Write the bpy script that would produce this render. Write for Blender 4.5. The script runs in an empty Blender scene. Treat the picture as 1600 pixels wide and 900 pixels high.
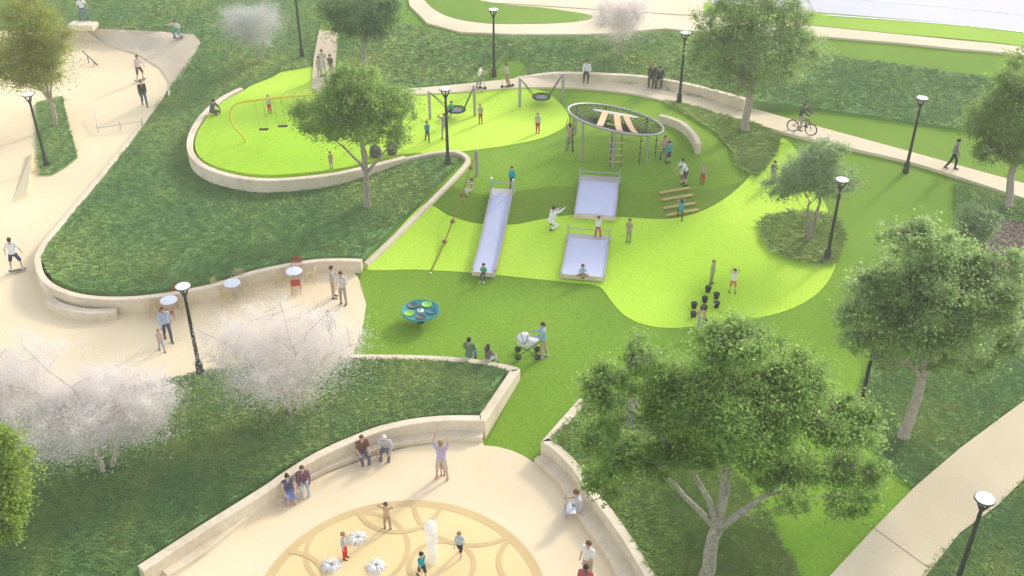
import bpy, math, random
import numpy as np
from mathutils import Vector, Matrix
from mathutils.geometry import delaunay_2d_cdt

random.seed(7)
RNG = np.random.default_rng(7)
PI = math.pi
scene = bpy.context.scene
col = scene.collection

# ------------------------------------------------------------------ camera
CAM_H, PITCH, FPX = 27.0, math.radians(33.0), 1640.0      # focal length in units of a 1600 wide frame
cd = bpy.data.cameras.new("camera"); cam = bpy.data.objects.new("camera", cd); col.objects.link(cam)
cam.location = (0, 0, CAM_H); cam.rotation_euler = (PI / 2 - PITCH, 0, 0)
cd.sensor_width = 36.0; cd.lens = FPX / 1600 * 36.0; cd.clip_end = 2000.0; cd.clip_start = 0.5
scene.camera = cam
CT, ST = math.cos(PITCH), math.sin(PITCH)

def ray(px, py):
    a = (px - 800) / FPX; b = -(py - 450) / FPX
    return Vector((a, CT + b * ST, -ST + b * CT))

def on_level(px, py, z):
    d = ray(px, py); k = (z - CAM_H) / d.z
    return Vector((d.x * k, d.y * k, z))

def on_depth(px, py, y):
    d = ray(px, py); k = y / d.y
    return Vector((d.x * k, y, CAM_H + d.z * k))

def metres(p):                   # metres per survey unit at point p
    return (p.y * CT + (CAM_H - p.z) * ST) / FPX

# ------------------------------------------------------------------ terrain
CTRL = [(949,126,2.35),(1008,132,2.35),(1067,147,2.3),(1120,158,2.2),(1160,172,2.12),(640,850,0),(400,900,0),(800,900,0),(950,890,0),(830,705,0.0),(700,740,0),(250,940,0),(560,760,0),
 (20,420,.35),(30,520,.25),(400,520,.3),(450,450,.4),(560,480,.38),(180,520,.3),(300,490,.35),(0,640,.3),(200,600,.35),(340,570,.35),(100,700,.3),(150,850,.1),
 (650,490,.35),(830,580,.42),(720,545,.45),(770,640,.2),(757,436,.52),(910,441,.55),(1000,500,.5),(1100,480,.5),(1250,450,.6),(1000,600,.4),(1200,560,.45),
 (670,425,.5),(940,372,1.15),(860,352,1.2),(700,350,1.2),(775,298,2.1),(935,284,2.1),(720,262,2.05),(960,240,2.3),(960,205,2.35),(1062,338,1.25),(1068,296,1.95),(1150,310,1.05),
 (840,210,2.1),(760,190,2.1),(640,190,2.1),(720,136,2.2),(900,130,2.35),(1060,157,2.35),(1110,215,2.2),(1200,197,1.9),(1420,252,1.5),(1600,300,1.2),
 (1210,240,1.6),(1290,300,1.1),(1250,380,.8),(1440,400,.7),(1560,380,.8),
 (450,180,1.9),(380,215,1.75),(500,110,2.2),(400,285,1.35),(540,272,1.45),(620,258,1.7),(330,270,1.25),(290,220,1.2),
 (300,400,.75),(450,375,.85),(480,320,1.2),(200,380,.7),(250,300,1.0),(200,200,.7),(140,300,.45),
 (200,100,.6),(60,110,.5),(40,300,.4),(130,60,.7),(300,45,1.4),(200,15,1.7),(400,60,2.0),(330,120,1.5),
 (800,85,3.2),(650,85,3.0),(1000,85,3.4),(1150,110,3.1),(1300,130,2.8),(1500,160,2.4),(700,40,3.6),(900,48,3.6),(1050,40,3.7),(1400,65,3.7),(1550,85,3.6),(1500,10,3.9),(850,5,3.8),
 (1420,660,.4),(1500,800,.2),(1300,900,0.05),(1100,850,.3),(1330,760,.2),(1550,640,.45),(980,680,.3)]
_c = np.array([[*on_level(a, b, z).xy, z] for a, b, z in CTRL] +
              [[x, y, z] for x, y, z in ((-160,10,0),(160,10,0),(-160,60,1),(160,60,1),(-200,170,3),(200,170,4),(0,180,4),(-300,420,4),(0,420,4),(300,420,4),(-60,130,2.5),(70,130,4),(0,0,0),(-40,10,0),(40,10,0))])
_CX, _CZ = _c[:, :2], _c[:, 2]
_K = 3.5
def _phi(d2): return np.sqrt(d2 + _K * _K)
_A = _phi(((_CX[:, None] - _CX[None]) ** 2).sum(-1))
_n = len(_CX)
_M = np.zeros((_n + 1, _n + 1)); _M[:_n, :_n] = _A - 0.25 * np.eye(_n); _M[:_n, _n] = 1; _M[_n, :_n] = 1
_W = np.linalg.solve(_M, np.append(_CZ, 0))
def T(xy):
    xy = np.atleast_2d(np.asarray(xy, float)); out = np.empty(len(xy))
    for i in range(0, len(xy), 20000):
        d2 = ((xy[i:i + 20000, None] - _CX[None]) ** 2).sum(-1)
        out[i:i + 20000] = _phi(d2) @ _W[:_n] + _W[_n]
    return out
def T1(x, y): return float(T([(x, y)])[0])

def on_terrain(px, py, off=0.0):
    z = 1.0
    for _ in range(14):
        p = on_level(px, py, z); z = .35 * z + .65 * (T1(p.x, p.y) + off)
    return on_level(px, py, z)

# ------------------------------------------------------------------ materials
MATS = {}
def new_mat(name):
    m = bpy.data.materials.new(name); m.use_nodes = True
    nt = m.node_tree; b = nt.nodes["Principled BSDF"]
    return m, nt, b
def N(nt, t, **kw):
    n = nt.nodes.new(t)
    for k, v in kw.items(): setattr(n, k, v)
    return n
def L(nt, a, b): nt.links.new(a, b)
def c4(c): return (*c[:3], 1.0)

def surface(name, c1, c2, s1=.35, s2=18.0, fine=.35, rough=.9, bump=.15, bscale=30.0, c3=None, spec=.2):
    """large soft patches between c1 and c2, fine speckle and a small bump"""
    if name in MATS: return MATS[name]
    m, nt, b = new_mat(name)
    tc = N(nt, 'ShaderNodeNewGeometry')
    n1 = N(nt, 'ShaderNodeTexNoise'); n1.inputs['Scale'].default_value = s1; n1.inputs['Detail'].default_value = 4
    n2 = N(nt, 'ShaderNodeTexNoise'); n2.inputs['Scale'].default_value = s2; n2.inputs['Detail'].default_value = 5; n2.inputs['Roughness'].default_value = .7
    L(nt, tc.outputs['Position'], n1.inputs['Vector']); L(nt, tc.outputs['Position'], n2.inputs['Vector'])
    r = N(nt, 'ShaderNodeValToRGB'); r.color_ramp.elements[0].position = .36; r.color_ramp.elements[1].position = .64
    r.color_ramp.elements[0].color = c4(c1); r.color_ramp.elements[1].color = c4(c2)
    L(nt, n1.outputs['Fac'], r.inputs['Fac'])
    mx = N(nt, 'ShaderNodeMix', data_type='RGBA', blend_type='OVERLAY'); mx.inputs['Factor'].default_value = fine
    L(nt, r.outputs['Color'], mx.inputs['A'])
    r2 = N(nt, 'ShaderNodeValToRGB'); r2.color_ramp.elements[0].position = .3; r2.color_ramp.elements[1].position = .7
    r2.color_ramp.elements[0].color = (.2, .2, .2, 1); r2.color_ramp.elements[1].color = (.8, .8, .8, 1)
    L(nt, n2.outputs['Fac'], r2.inputs['Fac']); L(nt, r2.outputs['Color'], mx.inputs['B'])
    L(nt, mx.outputs['Result'], b.inputs['Base Color'])
    b.inputs['Roughness'].default_value = rough; b.inputs['Specular IOR Level'].default_value = spec
    if bump:
        n3 = N(nt, 'ShaderNodeTexNoise'); n3.inputs['Scale'].default_value = bscale; n3.inputs['Detail'].default_value = 4
        L(nt, tc.outputs['Position'], n3.inputs['Vector'])
        bp = N(nt, 'ShaderNodeBump'); bp.inputs['Strength'].default_value = bump; bp.inputs['Distance'].default_value = .05
        L(nt, n3.outputs['Fac'], bp.inputs['Height']); L(nt, bp.outputs['Normal'], b.inputs['Normal'])
    MATS[name] = m
    return m

def plain(name, c, rough=.6, metal=0.0, var=.12, spec=.4, scale=25.0):
    if name in MATS: return MATS[name]
    m, nt, b = new_mat(name)
    tc = N(nt, 'ShaderNodeTexCoord')
    n1 = N(nt, 'ShaderNodeTexNoise'); n1.inputs['Scale'].default_value = scale; n1.inputs['Detail'].default_value = 4
    L(nt, tc.outputs['Object'], n1.inputs['Vector'])
    r = N(nt, 'ShaderNodeValToRGB'); r.color_ramp.elements[0].position = .3; r.color_ramp.elements[1].position = .7
    r.color_ramp.elements[0].color = c4([v * (1 - var) for v in c]); r.color_ramp.elements[1].color = c4([min(1, v * (1 + var)) for v in c])
    L(nt, n1.outputs['Fac'], r.inputs['Fac']); L(nt, r.outputs['Color'], b.inputs['Base Color'])
    b.inputs['Roughness'].default_value = rough; b.inputs['Metallic'].default_value = metal; b.inputs['Specular IOR Level'].default_value = spec
    MATS[name] = m
    return m

def leafy(name, dark, mid, light, nscale=.6, transl=.35, rough=.6, up=.9, rnd=.42):
    """per leaf random tint on top of clump sized patches, part of the light shines through"""
    if name in MATS: return MATS[name]
    m, nt, b = new_mat(name)
    g = N(nt, 'ShaderNodeNewGeometry')
    n1 = N(nt, 'ShaderNodeTexNoise'); n1.inputs['Scale'].default_value = nscale; n1.inputs['Detail'].default_value = 5; n1.inputs['Roughness'].default_value = .65
    L(nt, g.outputs['Position'], n1.inputs['Vector'])
    ma = N(nt, 'ShaderNodeMath', operation='MULTIPLY_ADD'); ma.inputs[1].default_value = rnd; 
    L(nt, g.outputs['Random Per Island'], ma.inputs[0])
    sb = N(nt, 'ShaderNodeMath', operation='SUBTRACT'); sb.inputs[1].default_value = rnd / 2
    L(nt, n1.outputs['Fac'], sb.inputs[0]); L(nt, sb.outputs[0], ma.inputs[2])
    r = N(nt, 'ShaderNodeValToRGB'); e = r.color_ramp.elements
    e[0].position = .28; e[0].color = c4(dark); e[1].position = .74; e[1].color = c4(light)
    x = e.new(.5); x.color = c4(mid)
    L(nt, ma.outputs[0], r.inputs['Fac'])
    L(nt, r.outputs['Color'], b.inputs['Base Color']); b.inputs['Roughness'].default_value = rough; b.inputs['Specular IOR Level'].default_value = .25
    va = N(nt, 'ShaderNodeVectorMath', operation='ADD'); va.inputs[1].default_value = (.15, .1, up)
    vn = N(nt, 'ShaderNodeVectorMath', operation='NORMALIZE'); L(nt, g.outputs['Normal'], va.inputs[0]); L(nt, va.outputs[0], vn.inputs[0]); L(nt, vn.outputs[0], b.inputs['Normal'])
    tr = N(nt, 'ShaderNodeBsdfTranslucent'); L(nt, r.outputs['Color'], tr.inputs['Color'])
    ms = N(nt, 'ShaderNodeMixShader'); ms.inputs[0].default_value = transl
    L(nt, b.outputs[0], ms.inputs[1]); L(nt, tr.outputs[0], ms.inputs[2])
    L(nt, ms.outputs[0], nt.nodes['Material Output'].inputs['Surface'])
    MATS[name] = m
    return m

M_GRASS = surface('mown_grass', (.14,.26,.022), (.18,.31,.03), .12, 26, .3, bump=.25, bscale=40)
M_TURF = surface('play_turf', (.14,.265,.018), (.19,.335,.024), .1, 9, .42, bump=.25, bscale=45)
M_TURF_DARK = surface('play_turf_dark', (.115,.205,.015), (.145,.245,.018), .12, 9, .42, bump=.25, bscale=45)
M_LIME = surface('lime_turf', (.36,.60,.033), (.51,.73,.07), .09, 9, .36, bump=.25, bscale=45)  # long sunbeam streaks put into the colour as soft lighter patches
M_LIME_FAR = surface('lime_lawn', (.26,.42,.035), (.31,.48,.045), .12, 20, .25, bump=.2)
M_BED = surface('bed_soil_grass', (.13,.25,.08), (.18,.32,.10), .5, 9, .5, bump=.5, bscale=14)
M_BED_GREY = surface('bed_grey_green', (.24,.36,.09), (.32,.45,.13), .6, 9, .5, bump=.5, bscale=14)
M_BED_PINK = surface('bed_mauve', (.52,.40,.36), (.62,.49,.44), .5, 9, .5, bump=.5, bscale=14)
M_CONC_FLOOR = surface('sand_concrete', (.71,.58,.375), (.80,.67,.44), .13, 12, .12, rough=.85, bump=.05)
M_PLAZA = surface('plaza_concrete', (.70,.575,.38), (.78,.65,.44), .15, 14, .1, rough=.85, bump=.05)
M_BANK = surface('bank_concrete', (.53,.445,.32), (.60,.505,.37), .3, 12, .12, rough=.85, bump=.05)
M_PATH = surface('path_concrete', (.69,.575,.40), (.76,.64,.455), .25, 14, .14, rough=.9, bump=.05)
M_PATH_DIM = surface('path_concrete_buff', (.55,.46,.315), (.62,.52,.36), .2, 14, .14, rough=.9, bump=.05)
M_ROAD = surface('pale_paving', (.50,.49,.56), (.54,.53,.60), .06, 10, .06, rough=.8, bump=.02)
M_WALL = surface('cast_wall', (.61,.515,.375), (.72,.615,.465), .8, 5, .25, rough=.85, bump=.06, bscale=12)
M_PATT1 = surface('pattern_floor', (.72,.54,.27), (.79,.60,.31), .25, 14, .08, rough=.85, bump=.04)
M_PATT2 = surface('pattern_line', (.56,.41,.20), (.62,.455,.225), .5, 14, .1, rough=.85, bump=.04)
M_SEAM = plain('seam', (.22,.18,.13), .9)
M_STEEL = plain('steel', (.55,.56,.57), .35, .8)
M_POST = plain('galvanised', (.36,.35,.32), .45, .35)
M_SLIDE = plain('slide_steel', (.47,.50,.66), .4, .1, var=.04, scale=3)
M_LAMP = plain('lamp_paint', (.028,.032,.026), .5)
M_LAMPTOP = plain('lamp_cap', (.74,.75,.77), .4, var=.05)
M_ROPE = plain('rope_brown', (.22,.13,.04), .9)
M_NET = plain('net_dark', (.035,.04,.035), .8)
M_BELT = plain('belt_orange', (.66,.43,.25), .8)
M_YELLOW = plain('yellow_paint', (.64,.54,.035), .45)
M_RUBBER = plain('black_rubber', (.018,.018,.018), .8)
M_LOG = plain('log_wood', (.50,.37,.15), .8, var=.25)
M_TAN = plain('tan_metal', (.50,.40,.20), .5)
M_RED = plain('red_metal', (.42,.06,.035), .5)
M_TABLE = plain('table_white', (.66,.68,.74), .45, var=.04)
M_TEAL = plain('teal_plastic', (.01,.20,.21), .4)
M_TEAL_DARK = plain('teal_dark', (.008,.115,.13), .4)
M_LIMEPL = plain('lime_plastic', (.22,.50,.06), .4)
M_GREYPL = plain('grey_plastic', (.07,.09,.09), .4)
M_ROCK = plain('boulder', (.10,.10,.08), .9, var=.35, scale=6)
M_BARK = plain('bark_grey', (.30,.265,.215), .95, var=.35, scale=8)
M_BARK_PALE = plain('bark_pale', (.38,.31,.255), .95, var=.25, scale=8)
M_BARK_DARK = plain('bark_brown', (.44,.36,.29), .95, var=.35, scale=8)
M_WHITECL = plain('white_cloth', (.72,.73,.74), .85, var=.04)
M_DARK = plain('dark_metal', (.03,.03,.032), .4)
M_WOODDECK = plain('deck_board', (.12,.10,.085), .7)
M_EYE = plain('eye', (.02,.016,.012), .3)
def cloth(c):
    return plain('cloth_%03d_%03d_%03d' % tuple(int(v * 255) for v in c), c, .9, var=.14, spec=.1, scale=14)
def skin_m(c):
    return plain('skin_%03d_%03d_%03d' % tuple(int(v * 255) for v in c), c, .6, var=.05, spec=.3)

# ------------------------------------------------------------------ object helpers
def tag(o, label=None, cat=None, group=None, kind=None):
    if label: o['label'] = label
    if cat: o['category'] = cat
    if group: o['group'] = group
    if kind: o['kind'] = kind
    return o

def empty(name, loc, rz=0.0):
    o = bpy.data.objects.new(name, None); col.objects.link(o)
    o.location = loc; o.rotation_euler = (0, 0, rz); o.empty_display_size = .2
    return o

def copy_tree(o, parent=None):
    c = o.copy(); col.objects.link(c); c.parent = parent
    for ch in list(o.children): copy_tree(ch, c)
    return c

def link_mesh(name, me, mat, parent=None, smooth=False):
    if mat is not None and not len(me.materials): me.materials.append(mat)
    if smooth and len(me.polygons): me.polygons.foreach_set('use_smooth', [True] * len(me.polygons))
    o = bpy.data.objects.new(name, me); col.objects.link(o)
    if parent is not None: o.parent = parent
    return o

class MB:
    def __init__(s): s.v = []; s.f = []
    def add(s, vs, fs):
        k = len(s.v); s.v += [tuple(v) for v in vs]; s.f += [tuple(i + k for i in f) for f in fs]; return s
    def box(s, c, size, rot=None):
        hx, hy, hz = size[0] / 2, size[1] / 2, size[2] / 2
        b = min(hx, hy, hz) * .22
        vs = []
        for z, i in ((-hz, b), (-hz + b, 0), (hz - b, 0), (hz, b)):
            for x, y in ((-hx + i, -hy + i), (hx - i, -hy + i), (hx - i, hy - i), (-hx + i, hy - i)):
                v = Vector((x, y, z))
                if rot is not None: v = rot @ v
                vs.append(v + Vector(c))
        fs = [(3, 2, 1, 0), (12, 13, 14, 15)]
        for r in range(3):
            for k in range(4): fs.append((r * 4 + k, r * 4 + (k + 1) % 4, r * 4 + 4 + (k + 1) % 4, r * 4 + 4 + k))
        return s.add(vs, fs)
    def tube(s, path, rad, n=8, cap=True):
        P = [Vector(p) for p in path]
        if not isinstance(rad, (list, tuple)): rad = [rad] * len(P)
        vs, fs = [], []; prev = None
        for i, p in enumerate(P):
            t = (P[min(i + 1, len(P) - 1)] - P[max(i - 1, 0)])
            t = t.normalized() if t.length > 1e-9 else Vector((0, 0, 1))
            a = prev if prev is not None else (Vector((1, 0, 0)) if abs(t.x) < .8 else Vector((0, 1, 0)))
            u = (a - t * a.dot(t)).normalized(); w = t.cross(u); prev = u
            for k in range(n):
                q = 2 * PI * k / n; vs.append(p + (u * math.cos(q) + w * math.sin(q)) * rad[i])
        for i in range(len(P) - 1):
            for k in range(n): fs.append((i * n + k, i * n + (k + 1) % n, (i + 1) * n + (k + 1) % n, (i + 1) * n + k))
        if cap:
            fs.append(tuple(range(n - 1, -1, -1))); fs.append(tuple(range((len(P) - 1) * n, len(P) * n)))
        return s.add(vs, fs)
    def loop(s, path, rad, n=8):
        P = [Vector(p) for p in path]; m = len(P); vs, fs = [], []; prev = None
        for i, p in enumerate(P):
            t = (P[(i + 1) % m] - P[i - 1]).normalized()
            a = prev if prev is not None else (Vector((0, 0, 1)) if abs(t.z) < .8 else Vector((1, 0, 0)))
            u = (a - t * a.dot(t)).normalized(); w = t.cross(u); prev = u
            for k in range(n):
                q = 2 * PI * k / n; vs.append(p + (u * math.cos(q) + w * math.sin(q)) * rad)
        for i in range(m):
            for k in range(n): fs.append((i * n + k, i * n + (k + 1) % n, ((i + 1) % m) * n + (k + 1) % n, ((i + 1) % m) * n + k))
        return s.add(vs, fs)
    def lathe(s, prof, n=20, c=(0, 0, 0), cap=True):
        vs, fs = [], []
        for r, z in prof:
            for k in range(n):
                q = 2 * PI * k / n; vs.append((c[0] + r * math.cos(q), c[1] + r * math.sin(q), c[2] + z))
        for i in range(len(prof) - 1):
            for k in range(n): fs.append((i * n + k, i * n + (k + 1) % n, (i + 1) * n + (k + 1) % n, (i + 1) * n + k))
        if cap:
            fs.append(tuple(range(n - 1, -1, -1))); fs.append(tuple(range((len(prof) - 1) * n, len(prof) * n)))
        return s.add(vs, fs)
    def capsule(s, p0, r0, p1, r1, n=10, sq=1.0):
        p0, p1 = Vector(p0), Vector(p1); t = p1 - p0; ln = t.length
        t = t / ln if ln > 1e-6 else Vector((0, 0, 1))
        path, rad = [], []
        for q in (-85, -50, -15): path.append(p0 + t * r0 * math.sin(math.radians(q))); rad.append(r0 * math.cos(math.radians(q)))
        for q in (15, 50, 85): path.append(p1 + t * r1 * math.sin(math.radians(q))); rad.append(r1 * math.cos(math.radians(q)))
        return s.tube(path, rad, n)
    def ellipsoid(s, c, r, n=12, m=8, rot=None):
        vs, fs = [], []; c = Vector(c)
        for i in range(m + 1):
            a = PI * (i / m * .98 + .01) - PI / 2
            for k in range(n):
                q = 2 * PI * k / n
                v = Vector((r[0] * math.cos(a) * math.cos(q), r[1] * math.cos(a) * math.sin(q), r[2] * math.sin(a)))
                if rot is not None: v = rot @ v
                vs.append(c + v)
        for i in range(m):
            for k in range(n): fs.append((i * n + k, i * n + (k + 1) % n, (i + 1) * n + (k + 1) % n, (i + 1) * n + k))
        fs.append(tuple(range(n - 1, -1, -1))); fs.append(tuple(range(m * n, (m + 1) * n)))
        return s.add(vs, fs)
    def mesh(s, name):
        me = bpy.data.meshes.new(name); me.from_pydata(s.v, [], s.f); me.update(); return me
    def build(s, name, mat, parent=None, smooth=True):
        me = s.mesh(name); o = link_mesh(name, me, mat, parent, smooth)
        if smooth:
            try: me.set_sharp_from_angle(angle=math.radians(40))
            except Exception: pass
        return o

def np_mesh(name, verts, faces_n, loops):
    """verts (n,3); faces all with faces_n corners; loops (m,faces_n)"""
    me = bpy.data.meshes.new(name)
    m = len(loops)
    me.vertices.add(len(verts)); me.vertices.foreach_set('co', np.ascontiguousarray(verts, dtype=np.float32).ravel())
    me.loops.add(m * faces_n); me.loops.foreach_set('vertex_index', np.ascontiguousarray(loops, dtype=np.int32).ravel())
    me.polygons.add(m); me.polygons.foreach_set('loop_start', np.arange(0, m * faces_n, faces_n, dtype=np.int32))
    try: me.polygons.foreach_set('loop_total', np.full(m, faces_n, dtype=np.int32))
    except Exception: pass
    me.update(calc_edges=True); me.validate()
    return me

# ------------------------------------------------------------------ ground sheets
def spline(pts, closed=True, sub=6):
    P = [np.array(p, float) for p in pts]; n = len(P); out = []
    rng = range(n) if closed else range(n - 1)
    for i in rng:
        if closed: a, b, c, d = P[i - 1], P[i], P[(i + 1) % n], P[(i + 2) % n]
        else: a, b, c, d = P[max(i - 1, 0)], P[i], P[i + 1], P[min(i + 2, n - 1)]
        for k in range(sub):
            t = k / sub
            out.append(.5 * ((2 * b) + (-a + c) * t + (2 * a - 5 * b + 4 * c - d) * t * t + (-a + 3 * b - 3 * c + d) * t ** 3))
    if not closed: out.append(P[-1])
    return out

def pip(poly, xy):
    xy = np.atleast_2d(xy); inside = np.zeros(len(xy), bool); n = len(poly); j = n - 1
    for i in range(n):
        xi, yi = poly[i]; xj, yj = poly[j]
        if yi != yj:
            c = ((yi > xy[:, 1]) != (yj > xy[:, 1])) & (xy[:, 0] < (xj - xi) * (xy[:, 1] - yi) / (yj - yi) + xi)
            inside ^= c
        j = i
    return inside

REG = []
class Region:
    def __init__(s, name, pts, off=0.0, smooth=True, sub=5):
        q = []
        for p in pts:
            w = on_level(p[0], p[1], p[2]) if len(p) > 2 else on_terrain(p[0], p[1], off)
            q.append((w.x, w.y, (p[2] if len(p) > 2 else T1(w.x, w.y) + off) - T1(w.x, w.y)))
        if smooth: q = [tuple(v) for v in spline(q, True, sub)]
        else:
            r = []
            for i, a in enumerate(q):
                b = q[(i + 1) % len(q)]; k = max(1, int(math.hypot(b[0] - a[0], b[1] - a[1]) / 1.5))
                r += [tuple(np.array(a) + (np.array(b) - np.array(a)) * t / k) for t in range(k)]
            q = r
        # drop near duplicates
        r = [q[0]]
        for v in q[1:]:
            if math.hypot(v[0] - r[-1][0], v[1] - r[-1][1]) > .05: r.append(v)
        s.poly = np.array([v[:2] for v in r]); s.offs = np.array([v[2] for v in r]); s.name = name
        s.lo, s.hi = s.poly.min(0), s.poly.max(0)
        REG.append(s)
    def offset(s, xy):
        xy = np.atleast_2d(xy); out = np.empty(len(xy))
        if np.ptp(s.offs) < 1e-6: out[:] = s.offs[0]; return out
        for i in range(0, len(xy), 20000):
            d2 = ((xy[i:i + 20000, None] - s.poly[None]) ** 2).sum(-1) + .02
            w = d2 ** -1.5; out[i:i + 20000] = (w @ s.offs) / w.sum(1)
        return out
    def z(s, xy): return T(xy) + s.offset(xy)
    def sheet(s, mat, step=.8, skirt=.35, kind='structure'):
        xs = np.arange(s.lo[0], s.hi[0], step); ys = np.arange(s.lo[1], s.hi[1], step)
        g = np.stack(np.meshgrid(xs, ys), -1).reshape(-1, 2); g = g + RNG.uniform(-.08, .08, g.shape)
        g = g[pip(s.poly, g)]
        if len(g):
            keep = np.ones(len(g), bool)
            for i in range(0, len(g), 4000):
                d = ((g[i:i + 4000, None] - s.poly[None]) ** 2).sum(-1).min(1); keep[i:i + 4000] = d > (.35 * step) ** 2
            g = g[keep]
        nb = len(s.poly)
        vin = [Vector((float(a), float(b))) for a, b in np.vstack([s.poly, g])]
        ov, oe, of, _, _, _ = delaunay_2d_cdt(vin, [], [list(range(nb))], 1, 1e-4)
        xy = np.array([v[:] for v in ov]); z = s.z(xy)
        vs = [(xy[i, 0], xy[i, 1], z[i]) for i in range(len(xy))]; fs = []
        for f in of:
            a, b, c = (xy[k] for k in f[:3])
            fs.append(tuple(f) if (b[0]-a[0])*(c[1]-a[1]) - (b[1]-a[1])*(c[0]-a[0]) > 0 else tuple(reversed(f)))
        if skirt:
            k0 = len(vs); zb = s.z(s.poly)
            vs += [(p[0], p[1], zz) for p, zz in zip(s.poly, zb)] + [(p[0], p[1], min(zz, t) - skirt) for p, zz, t in zip(s.poly, zb, T(s.poly))]
            for i in range(nb):
                j = (i + 1) % nb; fs.append((k0 + i, k0 + j, k0 + nb + j, k0 + nb + i))
        me = bpy.data.meshes.new(s.name); me.from_pydata(vs, [], fs); me.update()
        o = link_mesh(s.name, me, mat)
        o['kind'] = kind
        return o
    def sample(s, dens):
        area = (s.hi - s.lo).prod(); n = int(area * dens)
        xy = s.lo + RNG.random((n, 2)) * (s.hi - s.lo)
        return xy[pip(s.poly, xy)]

def ZS(x, y):
    for r in reversed(REG):
        if r.lo[0] <= x <= r.hi[0] and r.lo[1] <= y <= r.hi[1] and pip(r.poly, [(x, y)])[0]:
            return float(r.z([(x, y)])[0])
    return T1(x, y)

def P(px, py):
    """the place on the ground surveyed at (px, py)"""
    z = 1.0
    for i in range(16):
        p = on_level(px, py, z); z = .4 * z + .6 * ZS(p.x, p.y)
    p = on_level(px, py, z); p.z = ZS(p.x, p.y)
    return p

LAY = [0]
def layer(): LAY[0] += 1; return .012 * LAY[0]

# base sheet out to the horizon
def axis(fine0, fine1, step, far):
    a = list(np.arange(fine0, fine1 + step / 2, step)); d = step; lo, hi = [], []
    x = a[0]
    while x > -far: d *= 1.35; x -= d; lo.append(x)
    d = step; x = a[-1]
    while x < far: d *= 1.35; x += d; hi.append(x)
    return np.array(lo[::-1] + a + hi)
gx, gy = axis(-50, 60, 1.0, 500), axis(14, 120, 1.0, 900)
G = np.stack(np.meshgrid(gx, gy), -1).reshape(-1, 2)
gz = np.clip(T(G), -1, 6); far = np.hypot(G[:, 0], G[:, 1] - 60); k = np.clip((far - 130) / 150, 0, 1); gz = gz * (1 - k) + 3.0 * k - .04
nx = len(gx); idx = np.arange(len(G)).reshape(len(gy), nx)
quads = np.stack([idx[:-1, :-1], idx[:-1, 1:], idx[1:, 1:], idx[1:, :-1]], -1).reshape(-1, 4)
me = np_mesh('ground', np.column_stack([G, gz]), 4, quads); o = link_mesh('ground', me, M_GRASS, None, True); o['kind'] = 'structure'

# paved and turf surfaces
skate = Region('skatepark_floor', [(-260,30),(-60,48),(60,44),(90,44),(130,42),(220,47),(300,52),(315,62),(290,100),(256,150),(200,228),(150,290),(100,350),(72,385),(64,410),(68,440),(80,462),(120,470),(180,478),(250,466),(330,446),(400,428),(480,415),(538,417),(562,438),(573,475),(566,515),(548,556),(480,566),(320,588),(200,612),(0,650),(-260,690)], layer(), True, 4)
skate.sheet(M_CONC_FLOOR)
turf = Region('play_turf', [(568,416),(640,340),(722,250),(705,236),(690,190),(640,146),(720,141),(800,135),(850,134),(920,136),(990,143),(1060,157),(1130,178),(1180,200),(1215,216),(1240,222),(1275,280),(1310,345),(1330,420),(1345,520),(1345,620),(1400,740),(1430,762),(1365,826),(1300,897),(1230,960),(1120,900),(1000,780),(915,640),(905,628),(850,690),(838,722),(800,706),(757,698),(813,590),(770,568),(690,558),(550,556),(566,515),(573,475),(562,438)], layer(), False)
turf.sheet(M_TURF)
dark = Region('play_turf_dark_band', [(664,319),(700,335),(745,348),(800,350),(850,341),(905,334),(970,338),(1040,341),(1090,331),(1130,311),(1165,282),(1100,296),(1000,300),(880,291),(820,297),(760,304),(720,296),(694,288)], layer(), True)
dark.sheet(M_TURF_DARK)  # zone of darker green turf across the mound
lime1 = Region('lime_turf_slope', [(566,418),(612,370),(662,320),(700,336),(745,349),(800,351),(850,342),(905,335),(970,339),(1040,342),(1090,332),(1130,312),(1170,277),(1190,250),(1214,218),(1236,224),(1262,268),(1292,325),(1306,380),(1304,420),(1275,460),(1220,488),(1140,502),(1060,512),(1010,508),(975,492),(955,470),(935,447),(890,441),(820,434),(740,426),(650,421)], layer(), True, 4)
lime1.sheet(M_LIME)
lime2 = Region('lime_turf_plateau', [(378,143,2.05),(342,164,2.02),(315,195,2.0),(304,226,2.0),(318,250,2.0),(360,266,2.0),(420,273,2.0),(500,267,2.0),(560,257,2.02),(628,240,2.08),(690,240),(712,238),(780,229),(845,216),(882,198),(889,182),(872,158),(845,141),(800,137),(720,143),(640,148),(560,152),(520,152),(490,138),(486,102),(440,110),(402,128)], layer(), True, 4)
lime2.sheet(M_LIME)
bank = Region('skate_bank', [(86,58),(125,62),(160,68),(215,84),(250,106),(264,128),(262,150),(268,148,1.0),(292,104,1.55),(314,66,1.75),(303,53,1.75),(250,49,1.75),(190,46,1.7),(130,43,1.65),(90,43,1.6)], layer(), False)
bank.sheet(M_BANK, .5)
wedge = Region('skate_ramp_wedge', [(18,306),(46,262),(53,228),(52,262),(45,305)], layer(), False); REG.remove(wedge)
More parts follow.
